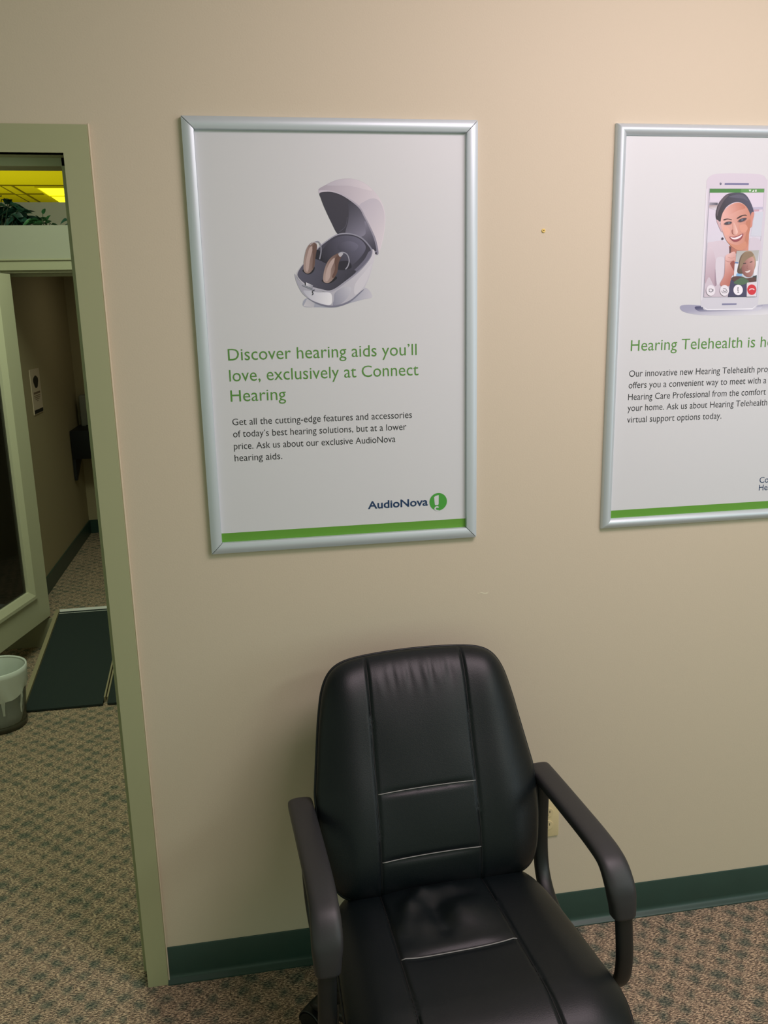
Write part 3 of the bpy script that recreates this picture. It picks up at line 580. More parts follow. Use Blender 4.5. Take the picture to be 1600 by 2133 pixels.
obj('logo_text', bm, M_navy, p1)['label'] = 'navy logo lettering'
def disc(bm, x, z, r, y, n=40):
    bm.faces.new([bm.verts.new(((x + r * math.cos(2 * math.pi * k / n)) / 1000, y, (z + r * math.sin(2 * math.pi * k / n)) / 1000)) for k in range(n)])
bm = bmesh.new(); disc(bm, 553.0, 94.0, 22.0, YT)
lg = obj('logo_disc', bm, M_logo_green, p1); lg['label'] = 'green logo disc'
bm = bmesh.new()
bm.faces.new([bm.verts.new((x / 1000, YT - 0.0003, z / 1000)) for x, z in ((542.5, 106), (546, 109), (553.5, 110.8), (554.3, 110), (553.8, 88), (552.5, 86), (545.5, 86), (544.2, 88))])
ring = []
for k in range(13):
    a = math.radians(38 + 150 * k / 12)
    ring.append((549.5 + 6.6 * math.cos(a) * 1.0, 76.5 + 6.6 * math.sin(a)))
inner = []
for k in range(13):
    a = math.radians(188 - 150 * k / 12)
    inner.append((549.9 + 3.2 * math.cos(a), 76.2 + 3.2 * math.sin(a)))
pv = [bm.verts.new((x / 1000, YT - 0.0003, z / 1000)) for x, z in ring]
qv = [bm.verts.new((x / 1000, YT - 0.0003, z / 1000)) for x, z in inner]
for k in range(12):
    bm.faces.new((pv[k], pv[k + 1], qv[11 - k], qv[12 - k]))
bm.faces.new([bm.verts.new((x / 1000, YT - 0.0003, z / 1000)) for x, z in ((543.2, 76), (546.8, 76), (549, 73.6), (554, 73.0), (554, 71.4), (547.0, 71.6), (543.6, 73.6))])
obj('exclamation_mark', bm, M_paper, lg)
bm = bmesh.new()
bm.faces.new([bm.verts.new((x, YT + 0.0003, z)) for x, z in ((0.02, 0.02), (PW - 0.02, 0.02), (PW - 0.02, 0.0477), (0.02, 0.0475))])
obj('green_stripe', bm, M_green, p1)['label'] = 'bright green stripe'

p2 = poster('silver framed poster with picture of phone video call', (0.978, 0, 1.170), PROF_ROUND, False)
art_mesh('phone_picture', ART_PHONE, p2, -0.0048, 0.00003)
YT = -0.0050
bm = bmesh.new()
text_bm(bm, 'Hearing Telehealth is here', 60.6, 445.6, YT, 25.6, offset=-0.003, ref='Hearing Telehealth is', width=332.4)
obj('headline_line', bm, M_headline, p2)['label'] = 'green headline lettering'
bm = bmesh.new()
for s, z, rf, w in (('Our innovative new Hearing Telehealth program', 382.8, 'Our innovative new Hearing Telehealth', 337.3),
                    ('offers you a convenient way to meet with a', 354.6, None, 373), ('Hearing Care Professional from the comfort of', 325.6, 'Hearing Care Professional from the comfort', 374.2),
                    ('your home. Ask us about Hearing Telehealth', 298.2, None, 380.3), ('virtual support options today.', 269.2, None, 255.5)):
    bm = bmesh.new(); text_bm(bm, s, 59.5, z, YT, 15.2, ref=rf, width=w, offset=-0.004)
    obj('paragraph_line', bm, M_black_ink, p2)['label'] = 'black paragraph lettering'
bm = bmesh.new()
for s, z in (('Connect', 95.6), ('Hearing', 75.4)):
    bm = bmesh.new(); text_bm(bm, s, 436.4, z, YT, 15.2)
    obj('logo_text', bm, M_navy, p2)['label'] = 'navy logo lettering'
bm = bmesh.new()
bm.faces.new([bm.verts.new((x, -0.0049, z)) for x, z in ((0.018, 0.018), (PW - 0.018, 0.018), (PW - 0.018, 0.0458), (0.018, 0.0458))])
obj('green_stripe', bm, M_green, p2)['label'] = 'bright green stripe'

# ------------------------------------------------------------------ little things on the wall
bm = bmesh.new()
prof = [(0.0002, 0.001), (0.0013, 0.001), (0.0014, 0.0026), (0.0036, 0.003), (0.0044, 0.0022), (0.0046, 0.0)]
for (r, h), (r2, h2) in zip(prof, prof[1:]):
    for k in range(20):
        a0, a1 = 2 * math.pi * k / 20, 2 * math.pi * (k + 1) / 20
        bm.faces.new([bm.verts.new((q * math.cos(a), -hh, q * math.sin(a))) for q, hh, a in ((r, h, a0), (r, h, a1), (r2, h2, a1), (r2, h2, a0))])
bmesh.ops.remove_doubles(bm, verts=bm.verts, dist=1e-6)
an = obj('wall_anchor', bm, M_anchor, smooth=True)
an.location = (0.810, 0, 1.898)
tag(an, 'tiny yellow plastic wall anchor between the two posters', 'wall anchor')
bm = bmesh.new()
bmesh.ops.create_circle(bm, cap_ends=True, segments=16, radius=0.0014, matrix=Matrix.Translation((0, -0.0012, 0)) @ Matrix.Rotation(math.pi / 2, 4, 'X'))
obj('screw_hole', bm, M_slot, an)

bm = bmesh.new()
def chip(pts, y=-0.0005):
    bm.faces.new([bm.verts.new((0.667 + a / 1000, y, 1.020 + b / 1000)) for a, b in pts])
chip([(-13, 0.2), (-5, 0.8), (-4, 1.6), (-0.5, 1.4), (2, 0.4), (5, -0.6), (10, -1.2), (17, -2.6), (9, -3.2), (3, -2.4), (-1, -0.4), (-5, 0), (-12, -0.8)])
chip([(9, -0.6), (17, 1.6), (18, 0.8), (11, -1.3)])
obj('paint_chip', bm, M_chip, wm)

t = thing('wall_outlet', 'ivory duplex outlet low on wall behind right chair arm', 'outlet', (0.854, 0, 0.352))
obj('cover_plate', boxes(((-0.035, -0.006, -0.0575), (0.035, 0, 0.0575)), bev=0.003), M_ivory, t, auto=40)
for sz in (0.0195, -0.0195):
    bm = bmesh.new()
    ring = [(0.0172 * math.cos(a), 0.0145 * math.sin(a)) for a in [2 * math.pi * k / 32 for k in range(32)]]
    A = [bm.verts.new((x, -0.0055, sz + z)) for x, z in ring]; B = [bm.verts.new((x * 0.97, -0.0085, sz + z * 0.97)) for x, z in ring]
    for k in range(32): bm.faces.new((A[k], A[(k + 1) % 32], B[(k + 1) % 32], B[k]))
    bm.faces.new(B); bm.faces.new(A[::-1])
    s = obj('socket_face', bm, M_ivory, t)
    obj('socket_slot', boxes(((-0.0075, -0.0088, sz - 0.001), (-0.0055, -0.008, sz + 0.007)), ((0.0055, -0.0088, sz - 0.001), (0.0075, -0.008, sz + 0.006)),
                             ((-0.0022, -0.0088, sz - 0.0095), (0.0022, -0.008, sz - 0.005))), M_slot, s)
bm = bmesh.new(); bmesh.ops.create_uvsphere(bm, u_segments=12, v_segments=8, radius=0.003, matrix=Matrix.Translation((0, -0.0055, 0)))
obj('plate_screw', bm, M_ivory, t, smooth=True)

# ------------------------------------------------------------------ the black office chair
CX, CY = 0.4745, -0.50
chair = thing('office_chair', 'black leather office chair with curved loop armrests against the wall', 'chair', (CX, CY, 0))
chair.rotation_euler.z = math.radians(3.5)

def cushion(name, P, ns, nt, parent, m):
    """closed pillow: P(s, t, side) with s, t in -1..1, side +1 front / -1 back"""
    bm = bmesh.new()
    S = [math.sin(math.pi / 2 * (2 * i / ns - 1)) * 0.45 + (2 * i / ns - 1) * 0.55 for i in range(ns + 1)]
    T = [math.sin(math.pi / 2 * (2 * j / nt - 1)) * 0.45 + (2 * j / nt - 1) * 0.55 for j in range(nt + 1)]
    for side in (1, -1):
        g = [[bm.verts.new(P(s, t_, side)) for t_ in T] for s in S]
        for i in range(ns):
            for j in range(nt):
                bm.faces.new((g[i][j], g[i + 1][j], g[i + 1][j + 1], g[i][j + 1]))
    bmesh.ops.remove_doubles(bm, verts=bm.verts, dist=2e-4)
    return obj(name, bm, m, parent, smooth=True)

def gauss(x, s):
    return math.exp(-(x / s) ** 2)
def squircle(s, t, n=4.5):
    """map the square to a rounded square so that its rim is smooth"""
    m = max(abs(s), abs(t))
    if m < 1e-6:
        return s, t
    r = (abs(s) ** n + abs(t) ** n) ** (1 / n)
    return s * m / r, t * m / r

# backrest; local frame: bottom to top 0..1
BK0, BK1 = Vector((0.0, -0.352 - CY, 0.452)), Vector((0.003, -0.135 - CY, 0.925))
def back_halfw(h):
    pts = [(0.0, 0.236), (0.06, 0.241), (0.14, 0.248), (0.25, 0.256), (0.36, 0.260), (0.46, 0.260), (0.58, 0.251), (0.75, 0.238), (0.88, 0.226), (1.0, 0.212)]
    for (a, wa), (b, wb) in zip(pts, pts[1:]):
        if h <= b:
            f = (h - a) / (b - a); return wa + (wb - wa) * f
    return pts[-1][1]
def back_xh(s, t):
    s2, t2 = squircle(s, t, 9.0)
    h = (t2 + 1) / 2
    x = s2 * back_halfw(h)
    crown = 0.016 * (1 - (s2) ** 2) * max(0, t2) ** 3
    return x, h, crown, max(abs(s), abs(t))
d_up = (BK1 - BK0).normalized()
d_fr = Vector((0, -d_up.z, d_up.y))
def back_pt(s, t, side, lift=0.0):
    x, h, crown, rim = back_xh(s, t)
    hh = h * (BK1 - BK0).length + crown
    puff = max(0.0, 1 - rim ** 5) ** 0.5
    lumbar = 0.012 * gauss(h - 0.30, 0.28) - 0.004 * h
    sx = 0.116
    xs = x + 0.020 * (1 - h)
    if side > 0:
        d = 0.046 * puff + lumbar
        bol = gauss(abs(x) - 0.185, 0.05)
        d += 0.010 * bol * puff
        d -= 0.0055 * gauss(abs(xs) - sx, 0.0034) * min(1, puff * 1.6)
        if abs(xs) < sx:
            e = (1 - (xs / sx) ** 4)
            for hb in (0.432, 0.157):
                d -= 0.004 * gauss(h - hb, 0.012) * e
            d += 0.004 * e * gauss(h - 0.62, 0.25)
            # wrinkles gathered under the top edge
            wr = gauss(h - 0.90, 0.055) * e
            d += 0.0022 * wr * noise.noise(Vector((x * 70, h * 5, 1.3)))
        d += 0.0012 * noise.noise(Vector((x * 9, h * 5, 4.0))) * puff
    else:
        d = -0.024 * puff + lumbar
    return BK0 + Vector((x, 0, 0)) + d_up * hh + d_fr * (d + lift)
cushion('backrest', back_pt, 150, 140, chair, M_leather)
bm = bmesh.new()
rim = [back_pt(s, t, 1) for s, t in [(-1 + 2 * k / 60, 1) for k in range(60)] + [(1, 1 - 2 * k / 60) for k in range(60)] + [(1 - 2 * k / 60, -1) for k in range(60)] + [(-1, -1 + 2 * k / 60) for k in range(60)]]
add_tube(bm, rim, 0.0032, 8, closed=True, side=Vector((0, 1, 0)))
obj('back_piping', bm, M_leather, chair, smooth=True)
# surface seams (dark) and stitch lines (grey)
def s_at(x, h):
    return x / back_halfw(h)
def back_on(x, h, lift):
    t = 2 * h - 1
    # invert the rounding near the rim by a short search
    s = s_at(x, h)
    for _ in range(8):
        xx, hh, c_, r_ = back_xh(s, t)
        s += (x - xx) / 0.25; t += (h - hh) * 2
        s = max(-1, min(1, s)); t = max(-1, min(1, t))
    return back_pt(s, t, 1, lift)
for sg in (-1, 1):
    bm = bmesh.new()
    add_tube(bm, [back_on(sg * 0.116 - 0.020 * (1 - h), h, 0.0008) for h in [0.03 + 0.95 * k / 60 for k in range(61)]], 0.0014, 6)
    obj('back_seam', bm, M_seam, chair, smooth=True)
for hb in (0.432, 0.157):
    bm = bmesh.new()
    w = 0.114
    add_tube(bm, [back_on(w * u - 0.020 * (1 - hb), hb + 0.005 * (1 - u * u), 0.0012) for u in [-1 + 2 * k / 30 for k in range(31)]], 0.0011, 6, side=Vector((0, 0, 1)))
    obj('back_stitching', bm, M_stitch, chair, smooth=True)['label'] = 'pale grey stitching'

# seat
SY0, SY1 = -0.292 - CY, -0.842 - CY         # rear, front
def seat_halfw(f):
    return 0.235 + 0.033 * min(1, f / 0.75) ** 0.8
def seat_xf(s, t):
    s2, t2 = squircle(s, t, 5.4)
    f = (t2 + 1) / 2
    return s2 * seat_halfw(f), f, max(abs(s), abs(t))
FOLDS = (((-0.098, 0.36), (-0.075, 0.27), 0.0075), ((-0.072, 0.265), (-0.035, 0.205), 0.0085), ((-0.032, 0.20), (0.03, 0.18), 0.0070), ((-0.02, 0.30), (-0.012, 0.40), -0.0080), ((0.0, 0.265), (0.055, 0.25), -0.0060), ((-0.06, 0.37), (-0.04, 0.30), 0.0030))
def seat_pt(s, t, side, lift=0.0):
    x, f, rim = seat_xf(s, t)
    y = SY0 + (SY1 - SY0) * f
    puff = max(0.0, 1 - rim ** 5) ** 0.5
    water = -0.055 * max(0, (f - 0.72) / 0.28) ** 2
    z = 0.428 + 0.006 * f + water
    sx = 0.116 + 0.014 * f
    xe, x = x, x + 0.014
    if side > 0:
        z += 0.046 * puff
        z += 0.006 * gauss(abs(xe) - 0.19, 0.05) * puff
        z -= 0.0055 * gauss(abs(x) - sx, 0.0034) * min(1, puff * 1.6)
        if abs(x) < sx:
            e = 1 - (x / sx) ** 4
            z -= 0.0055 * gauss(f - 0.505, 0.016) * e
            if f < 0.505:
                q = gauss(f - 0.29, 0.16) * e
                z += 0.015 * q
                # loose folds where the panel has stretched
                for (ax, af), (bx, bf), hgt in FOLDS:
                    px, pf, qx, qf = ax, af * 0.55, bx, bf * 0.55
                    dx_, df_ = qx - px, qf - pf
                    u = max(0, min(1, ((x - px) * dx_ + (f * 0.55 - pf) * df_) / (dx_ * dx_ + df_ * df_)))
                    dist = math.hypot(x - px - u * dx_, f * 0.55 - pf - u * df_)
                    z += hgt * gauss(dist, 0.021) * e
                z += 0.0125 * gauss(math.hypot((x - 0.038) / 0.040, (f - 0.36) / 0.070), 1) * e
                z += 0.004 * q * noise.noise(Vector((x * 24, f * 12, 7.7)))
        z += 0.0015 * noise.noise(Vector((x * 10, f * 6, 2.0))) * puff
    else:
        z -= 0.030 * puff
    return Vector((xe - 0.006, y, z + lift))
cushion('seat', seat_pt, 150, 150, chair, M_leather)
bm = bmesh.new()
def rimpath(P, n=60):
    return [P(s, t, 1) for s, t in [(-1 + 2 * k / n, 1) for k in range(n)] + [(1, 1 - 2 * k / n) for k in range(n)] + [(1 - 2 * k / n, -1) for k in range(n)] + [(-1, -1 + 2 * k / n) for k in range(n)]]
add_tube(bm, rimpath(seat_pt), 0.0032, 8, closed=True, side=Vector((0, 0, 1)))
obj('seat_piping', bm, M_leather, chair, smooth=True)
def seat_on(x, f, lift):
    t = 2 * f - 1; s = x / seat_halfw(f)
    for _ in range(8):
        xx, ff, r_ = seat_xf(s, t)
        s = max(-1, min(1, s + (x - xx) / 0.26)); t = max(-1, min(1, t + (f - ff) * 2))
    return seat_pt(s, t, 1, lift)
for sg in (-1, 1):
    bm = bmesh.new()
    add_tube(bm, [seat_on(sg * (0.116 + 0.014 * f) - 0.014, f, 0.0008) for f in [0.03 + 0.94 * k / 60 for k in range(61)]], 0.0014, 6)
    obj('seat_seam', bm, M_seam, chair, smooth=True)
bm = bmesh.new()
add_tube(bm, [seat_on(0.121 * u - 0.014, 0.505 + 0.004 * (1 - u * u), 0.0014) for u in [-1 + 2 * k / 30 for k in range(31)]], 0.0012, 6, side=Vector((0, 0, 1)))
obj('seat_stitching', bm, M_stitch, chair, smooth=True)['label'] = 'pale grey stitching'
bm = bmesh.new()
shell = []
for a, z in ((0.97, 0.420), (0.985, 0.405), (0.93, 0.388), (0.6, 0.382)):
    ring = []
    for k in range(64):
        u = 2 * math.pi * k / 64
        c_, s_ = math.cos(u), math.sin(u)
        sx_ = math.copysign(abs(c_) ** 0.5, c_); ty = math.copysign(abs(s_) ** 0.5, s_)
        f = (ty * a * 0.97 + 1) / 2
        ring.append(bm.verts.new((sx_ * a * seat_halfw(f), SY0 + (SY1 - SY0) * f, z - 0.040 * max(0, (f - 0.72) / 0.28) ** 2)))
    shell.append(ring)
for A, B in zip(shell, shell[1:]):
    for k in range(64): bm.faces.new((A[k], A[(k + 1) % 64], B[(k + 1) % 64], B[k]))
bm.faces.new(shell[-1]); bm.faces.new(shell[0][::-1])
obj('seat_pan', bm, M_plastic, chair, auto=50)

# arms: padded urethane top on an oval steel loop
for sg in (-1, 1):
    def A(x, y, z): return Vector((sg * x, y - CY, z))
    path = catmull([A(0.290, -0.222, 0.638), A(0.290, -0.30, 0.641), A(0.290, -0.42, 0.644), A(0.2905, -0.530, 0.6445), A(0.292, -0.592, 0.635), A(0.294, -0.624, 0.603), A(0.296, -0.633, 0.572), A(0.297, -0.637, 0.540)], 10)
    n = len(path)
    def sect(i, f):
        w, h = 0.0282, 0.0150
        if f > 0.55:
            g = min(1, (f - 0.55) / 0.3); w += 0.0015 * math.sin(g * math.pi); h += 0.004 * g
            w -= 0.0045 * max(0, (f - 0.82) / 0.18)
        e = min(1.0, (f / 0.035)) ; e = math.sqrt(max(0.0, 1 - (1 - e) ** 2)) if e < 1 else 1
        q = min(1.0, (1 - f) / 0.02); q = 0.86 + 0.14 * q
        return sup(max(0.35, e) * w * q, max(0.3, e) * h * q, 3.2, 28)
    bm = bmesh.new()
    add_sweep(bm, path, sect)
    pad = obj('arm_pad', bm, M_pad, chair, smooth=True)
    loop = catmull([A(0.297, -0.634, 0.575), A(0.299, -0.640, 0.52), A(0.302, -0.643, 0.44), A(0.302, -0.630, 0.382), A(0.296, -0.592, 0.350), A(0.282, -0.53, 0.345), A(0.272, -0.44, 0.348), A(0.272, -0.36, 0.362),
                    A(0.276, -0.305, 0.395), A(0.279, -0.280, 0.450), A(0.281, -0.272, 0.54), A(0.283, -0.272, 0.650)], 10)
    bm = bmesh.new()
    add_sweep(bm, loop, lambda i, f: sup(0.0180, 0.0110, 2.4, 20))
    obj('arm_tube', bm, M_tube, chair, smooth=True)
    bm = bmesh.new()
    add_box(bm, (min(sg * 0.05, sg * 0.285), -0.52 - CY, 0.352), (max(sg * 0.05, sg * 0.285), -0.47 - CY, 0.384), 0.004)
    obj('arm_bracket', bm, M_tube, chair, auto=40)
# back support bar, mechanism, gas column, star base
bm = bmesh.new()
bar = catmull([(0, -0.50 - CY, 0.372), (0, -0.36 - CY, 0.372), (0, -0.285 - CY, 0.40), (0, -0.262 - CY, 0.48), (0, -0.215 - CY, 0.60)], 8)
add_sweep(bm, bar, lambda i, f: sup(0.035, 0.006, 4, 16))
obj('back_support', bm, M_tube, chair, smooth=True)
BC = (-0.018, 0.032, 0)
obj('tilt_mechanism', boxes(((-0.07, -0.58 - CY, 0.335), (0.07, -0.42 - CY, 0.384)), bev=0.01), M_tube, chair, auto=40)
bm = bmesh.new(); add_lathe(bm, [(0.0, 0.10), (0.027, 0.10), (0.027, 0.22), (0.015, 0.225), (0.015, 0.340), (0, 0.340)], 24, BC)
bmesh.ops.remove_doubles(bm, verts=bm.verts, dist=1e-5)
obj('gas_column', bm, M_tube, chair, auto=40)
bm = bmesh.new(); add_lathe(bm, [(0.0, 0.075), (0.04, 0.075), (0.05, 0.09), (0.045, 0.125), (0.03, 0.135), (0, 0.135)], 28, BC)
bmesh.ops.remove_doubles(bm, verts=bm.verts, dist=1e-5)
obj('base_hub', bm, M_plastic, chair, auto=50)
for k in range(5):
    a = math.radians(134 + 72 * k)
    d = Vector((math.cos(a), math.sin(a), 0)); sd = Vector((-d.y, d.x, 0))
    bm = bmesh.new(); B0 = Vector(BC)
    pth = [B0 + d * 0.03 + Vector((0, 0, 0.108)), B0 + d * 0.15 + Vector((0, 0, 0.100)), B0 + d * 0.27 + Vector((0, 0, 0.086)), B0 + d * 0.355 + Vector((0, 0, 0.076)), B0 + d * 0.372 + Vector((0, 0, 0.074))]
    add_sweep(bm, pth, lambda i, f: sup(0.027 - 0.010 * f, (0.019 - 0.006 * f) * (0.5 if i == 4 else 1), 3, 16), side=sd)
    leg = obj('base_leg', bm, M_plastic, chair, smooth=True)
    bm = bmesh.new()
    c0 = B0 + d * 0.355
    for sgn in (-1, 1):
        mtx = Matrix.Translation(c0 + sd * (0.017 * sgn) + d * 0.015 + Vector((0, 0, 0.0275))) @ sd.to_track_quat('Z', 'Y').to_matrix().to_4x4()
        bmesh.ops.create_cone(bm, cap_ends=True, segments=28, radius1=0.0275, radius2=0.0275, depth=0.018, matrix=mtx)
    # hood over the twin wheels
    hood = [c0 + d * 0.015 + Vector((0, 0, 0.0275)) + d * (0.031 * math.cos(b)) + Vector((0, 0, 0.031 * math.sin(b))) for b in [math.radians(-10 + 200 * i / 16) for i in range(17)]]
    add_sweep(bm, hood, lambda i, f: sup(0.026, 0.0028, 4, 12), side=sd)
    bmesh.ops.create_cone(bm, cap_ends=True, segments=14, radius1=0.006, radius2=0.006, depth=0.03, matrix=Matrix.Translation(c0 + Vector((0, 0, 0.066))))
    obj('caster', bm, M_plastic, leg, auto=40)

# ------------------------------------------------------------------ things beyond the opening
# folding ramp up to the raised corridor: two leaves with edge rails
ramp = thing('folding_ramp', 'black two-leaf folding wheelchair ramp leading up to the corridor', 'ramp', (-0.612, 1.74, 0))
RA = math.atan2(0.163, 0.87)
def rpt(x, l, h):
    return Vector((x, l * math.cos(RA) - h * math.sin(RA) * 0, l * math.sin(RA) + h))
RLn = 0.885
def ramp_slab(bm, x0, x1, l0, l1, h0, h1):
    c = [rpt(x, l, h) for x in (x0, x1) for l in (l0, l1) for h in (h0, h1)]
    v = [bm.verts.new(p) for p in c]
    for f in ((0, 1, 3, 2), (4, 6, 7, 5), (0, 4, 5, 1), (2, 3, 7, 6), (0, 2, 6, 4), (1, 5, 7, 3)):
        bm.faces.new([v[i] for i in f])
for x0, x1 in ((-0.352, -0.010), (0.010, 0.352)):
    bm = bmesh.new(); ramp_slab(bm, x0, x1, 0.0, RLn, 0.004, 0.012)
    leaf = obj('ramp_leaf', bm, M_ramp, ramp)
    for xe in (x0, x1):
        bm = bmesh.new()
        outer = (xe == -0.352 or xe == 0.352)
        w = 0.020 if outer else 0.007
        lo, hi = (xe - w, xe) if xe == x0 else (xe, xe + w)
        ramp_slab(bm, lo, hi, 0.04, RLn, -0.006, 0.026 if outer else 0.019)
        obj('edge_rail', bm, M_ramp_edge, leaf)
bm = bmesh.new()
add_box(bm, (-0.365, 0.850, 0.163), (0.365, 0.925, 0.172), 0.002)
obj('transition_lip', bm, M_ramp_lip, ramp)['label'] = 'bright metal lip'

# glazed door, swung open towards the viewer
hin = Vector((-1.005, 2.572, 0)); dd = Vector((-0.135, -0.545, 0)).normalized(); nn = Vector((-dd.y, dd.x, 0))
if nn.x < 0: nn = -nn
DW, DT, Z0, Z1 = 0.90, 0.044, 0.172, 1.955
def dpt(l, z, k): return hin + dd * l + nn * (k - DT) + Vector((0, 0, z))
def dslab(bm, l0, l1, z0, z1, k0, k1):
    v = [bm.verts.new(dpt(l, z, k)) for l in (l0, l1) for z in (z0, z1) for k in (k0, k1)]
    for f in ((0, 1, 3, 2), (4, 6, 7, 5), (0, 4, 5, 1), (2, 3, 7, 6), (0, 2, 6, 4), (1, 5, 7, 3)):
        bm.faces.new([v[i] for i in f])
SW, BR, TR = 0.135, 0.150, 0.14
bm = bmesh.new()
dslab(bm, 0.0, SW, Z0, Z1, 0, DT); dslab(bm, DW - SW, DW, Z0, Z1, 0, DT)
dslab(bm, SW, DW - SW, Z0, Z0 + BR, 0, DT); dslab(bm, SW, DW - SW, Z1 - TR, Z1, 0, DT)
door = struct(obj('door_1', bm, M_leafpaint))
# sloped glazing bead round the pane
bm = bmesh.new()
def bead(k_out, k_in, kmid):
    o = [(SW - 0.004, Z0 + BR - 0.004), (DW - SW + 0.004, Z0 + BR - 0.004), (DW - SW + 0.004, Z1 - TR + 0.004), (SW - 0.004, Z1 - TR + 0.004)]
    i_ = [(SW + 0.050, Z0 + BR + 0.042), (DW - SW - 0.050, Z0 + BR + 0.042), (DW - SW - 0.050, Z1 - TR - 0.042), (SW + 0.050, Z1 - TR - 0.042)]
    rings = []
    for pts, k in ((o, DT - 0.002), (o, DT + 0.012), ([(a + (b - a) * 0.35) for a, b in []] or [(o[q][0] + (i_[q][0] - o[q][0]) * 0.35, o[q][1] + (i_[q][1] - o[q][1]) * 0.35) for q in range(4)], DT + 0.012), (i_, DT - 0.004), (i_, 0.018)):
        rings.append([bm.verts.new(dpt(l, z, k)) for l, z in pts])
    for A_, B_ in zip(rings, rings[1:]):
        for q in range(4): bm.faces.new((A_[q], A_[(q + 1) % 4], B_[(q + 1) % 4], B_[q]))
bead(0, 0, 0)
obj('glazing_bead', bm, M_leafpaint, door, auto=20)
bm = bmesh.new(); dslab(bm, SW + 0.03, DW - SW - 0.03, Z0 + BR + 0.02, Z1 - TR - 0.02, 0.019, 0.025)
obj('glass_pane', bm, M_glass, door)

# waste bin of smoky clear plastic and its liner
bt = (-1.035, 1.645)
bm = bmesh.new()
add_lathe(bm, [(0.0, 0.004), (0.096, 0.004), (0.101, 0.0), (0.104, 0.012), (0.1045, 0.03), (0.122, 0.262), (0.127, 0.266), (0.126, 0.270), (0.121, 0.268), (0.1025, 0.03), (0.094, 0.010), (0.0, 0.010)], 56)
bmesh.ops.remove_doubles(bm, verts=bm.verts, dist=1e-5)
wb = obj('waste_bin', bm, M_bin, smooth=True)
wb.location = (bt[0], bt[1], 0)
tag(wb, 'smoky clear plastic waste bin on the carpet beside the ramp', 'waste bin')
bm = bmesh.new()
add_lathe(bm, [(0.098, 0.001), (0.1055, 0.001), (0.1065, 0.024), (0.1052, 0.026)], 56)
obj('bin_base', bm, mat('smoky_base', rgb(72, 72, 60), 0.35), wb, smooth=True)['label'] = 'dark base ring'
bm = bmesh.new()
n = 96
prof = [(0.02, 0.018), (0.085, 0.020), (0.098, 0.06), (0.106, 0.13), (0.114, 0.21), (0.120, 0.262), (0.1245, 0.274), (0.1295, 0.272), (0.1290, 0.25), (0.1275, 0.22), (0.1255, 0.19), (0.1235, 0.165)]
rings = []
for pi, (r, z) in enumerate(prof):
    ring = []
    for k in range(n):
        a = 2 * math.pi * k / n
        rr, zz = r, z
        if pi >= 8:
            q = (pi - 7) / 4
            rr += 0.0055 * q * (noise.noise(Vector((math.cos(a) * 5 + z * 14, math.sin(a) * 5, z * 22))))  + 0.0022 * q * math.sin(a * 14 + z * 90)
            rr = max(rr, 0.1215 + (z - 0.17) * 0.06)
            if pi == 11: zz += 0.022 * math.sin(a * 2.0 + 0.9) + 0.016 * noise.noise(Vector((math.cos(a) * 3, math.sin(a) * 3, 0.3)))
        elif pi <= 4:
            rr -= 0.010 * abs(noise.noise(Vector((math.cos(a) * 4, math.sin(a) * 4, z * 9))))
        ring.append(bm.verts.new((rr * math.cos(a), rr * math.sin(a), zz)))
    rings.append(ring)
for A_, B_ in zip(rings, rings[1:]):
    for k in range(n): bm.faces.new((A_[k], A_[(k + 1) % n], B_[(k + 1) % n], B_[k]))
bm.faces.new(rings[0][::-1])
# two tails of film hanging down the outside
for a0, wd, zt, zb, rt in ((-1.15, 0.16, 0.175, 0.085, 0.124), (-1.95, 0.34, 0.175, 0.105, 0.126), (-0.45, 0.10, 0.175, 0.075, 0.124)):
    g = []
    for j in range(9):
        f = j / 8
        row = []
        for i in range(7):
            u = i / 6 - 0.5
            a = a0 + u * wd * (1 - 0.55 * f)
            r = rt - 0.012 * f + 0.004 * math.sin(i * 2.1 + j * 0.8)
            r = max(r, 0.1055 + (zt + (zb - zt) * f) * 0.075)
            row.append(bm.verts.new((r * math.cos(a), r * math.sin(a), zt + (zb - zt) * f)))
        g.append(row)
    for j in range(8):
        for i in range(6): bm.faces.new((g[j][i], g[j][i + 1], g[j + 1][i + 1], g[j + 1][i]))
ln = obj('bin_liner', bm, M_liner, smooth=True)
ln.location = (bt[0], bt[1], 0)
tag(ln, 'white plastic bag lining the waste bin, folded over its rim', 'bin liner')

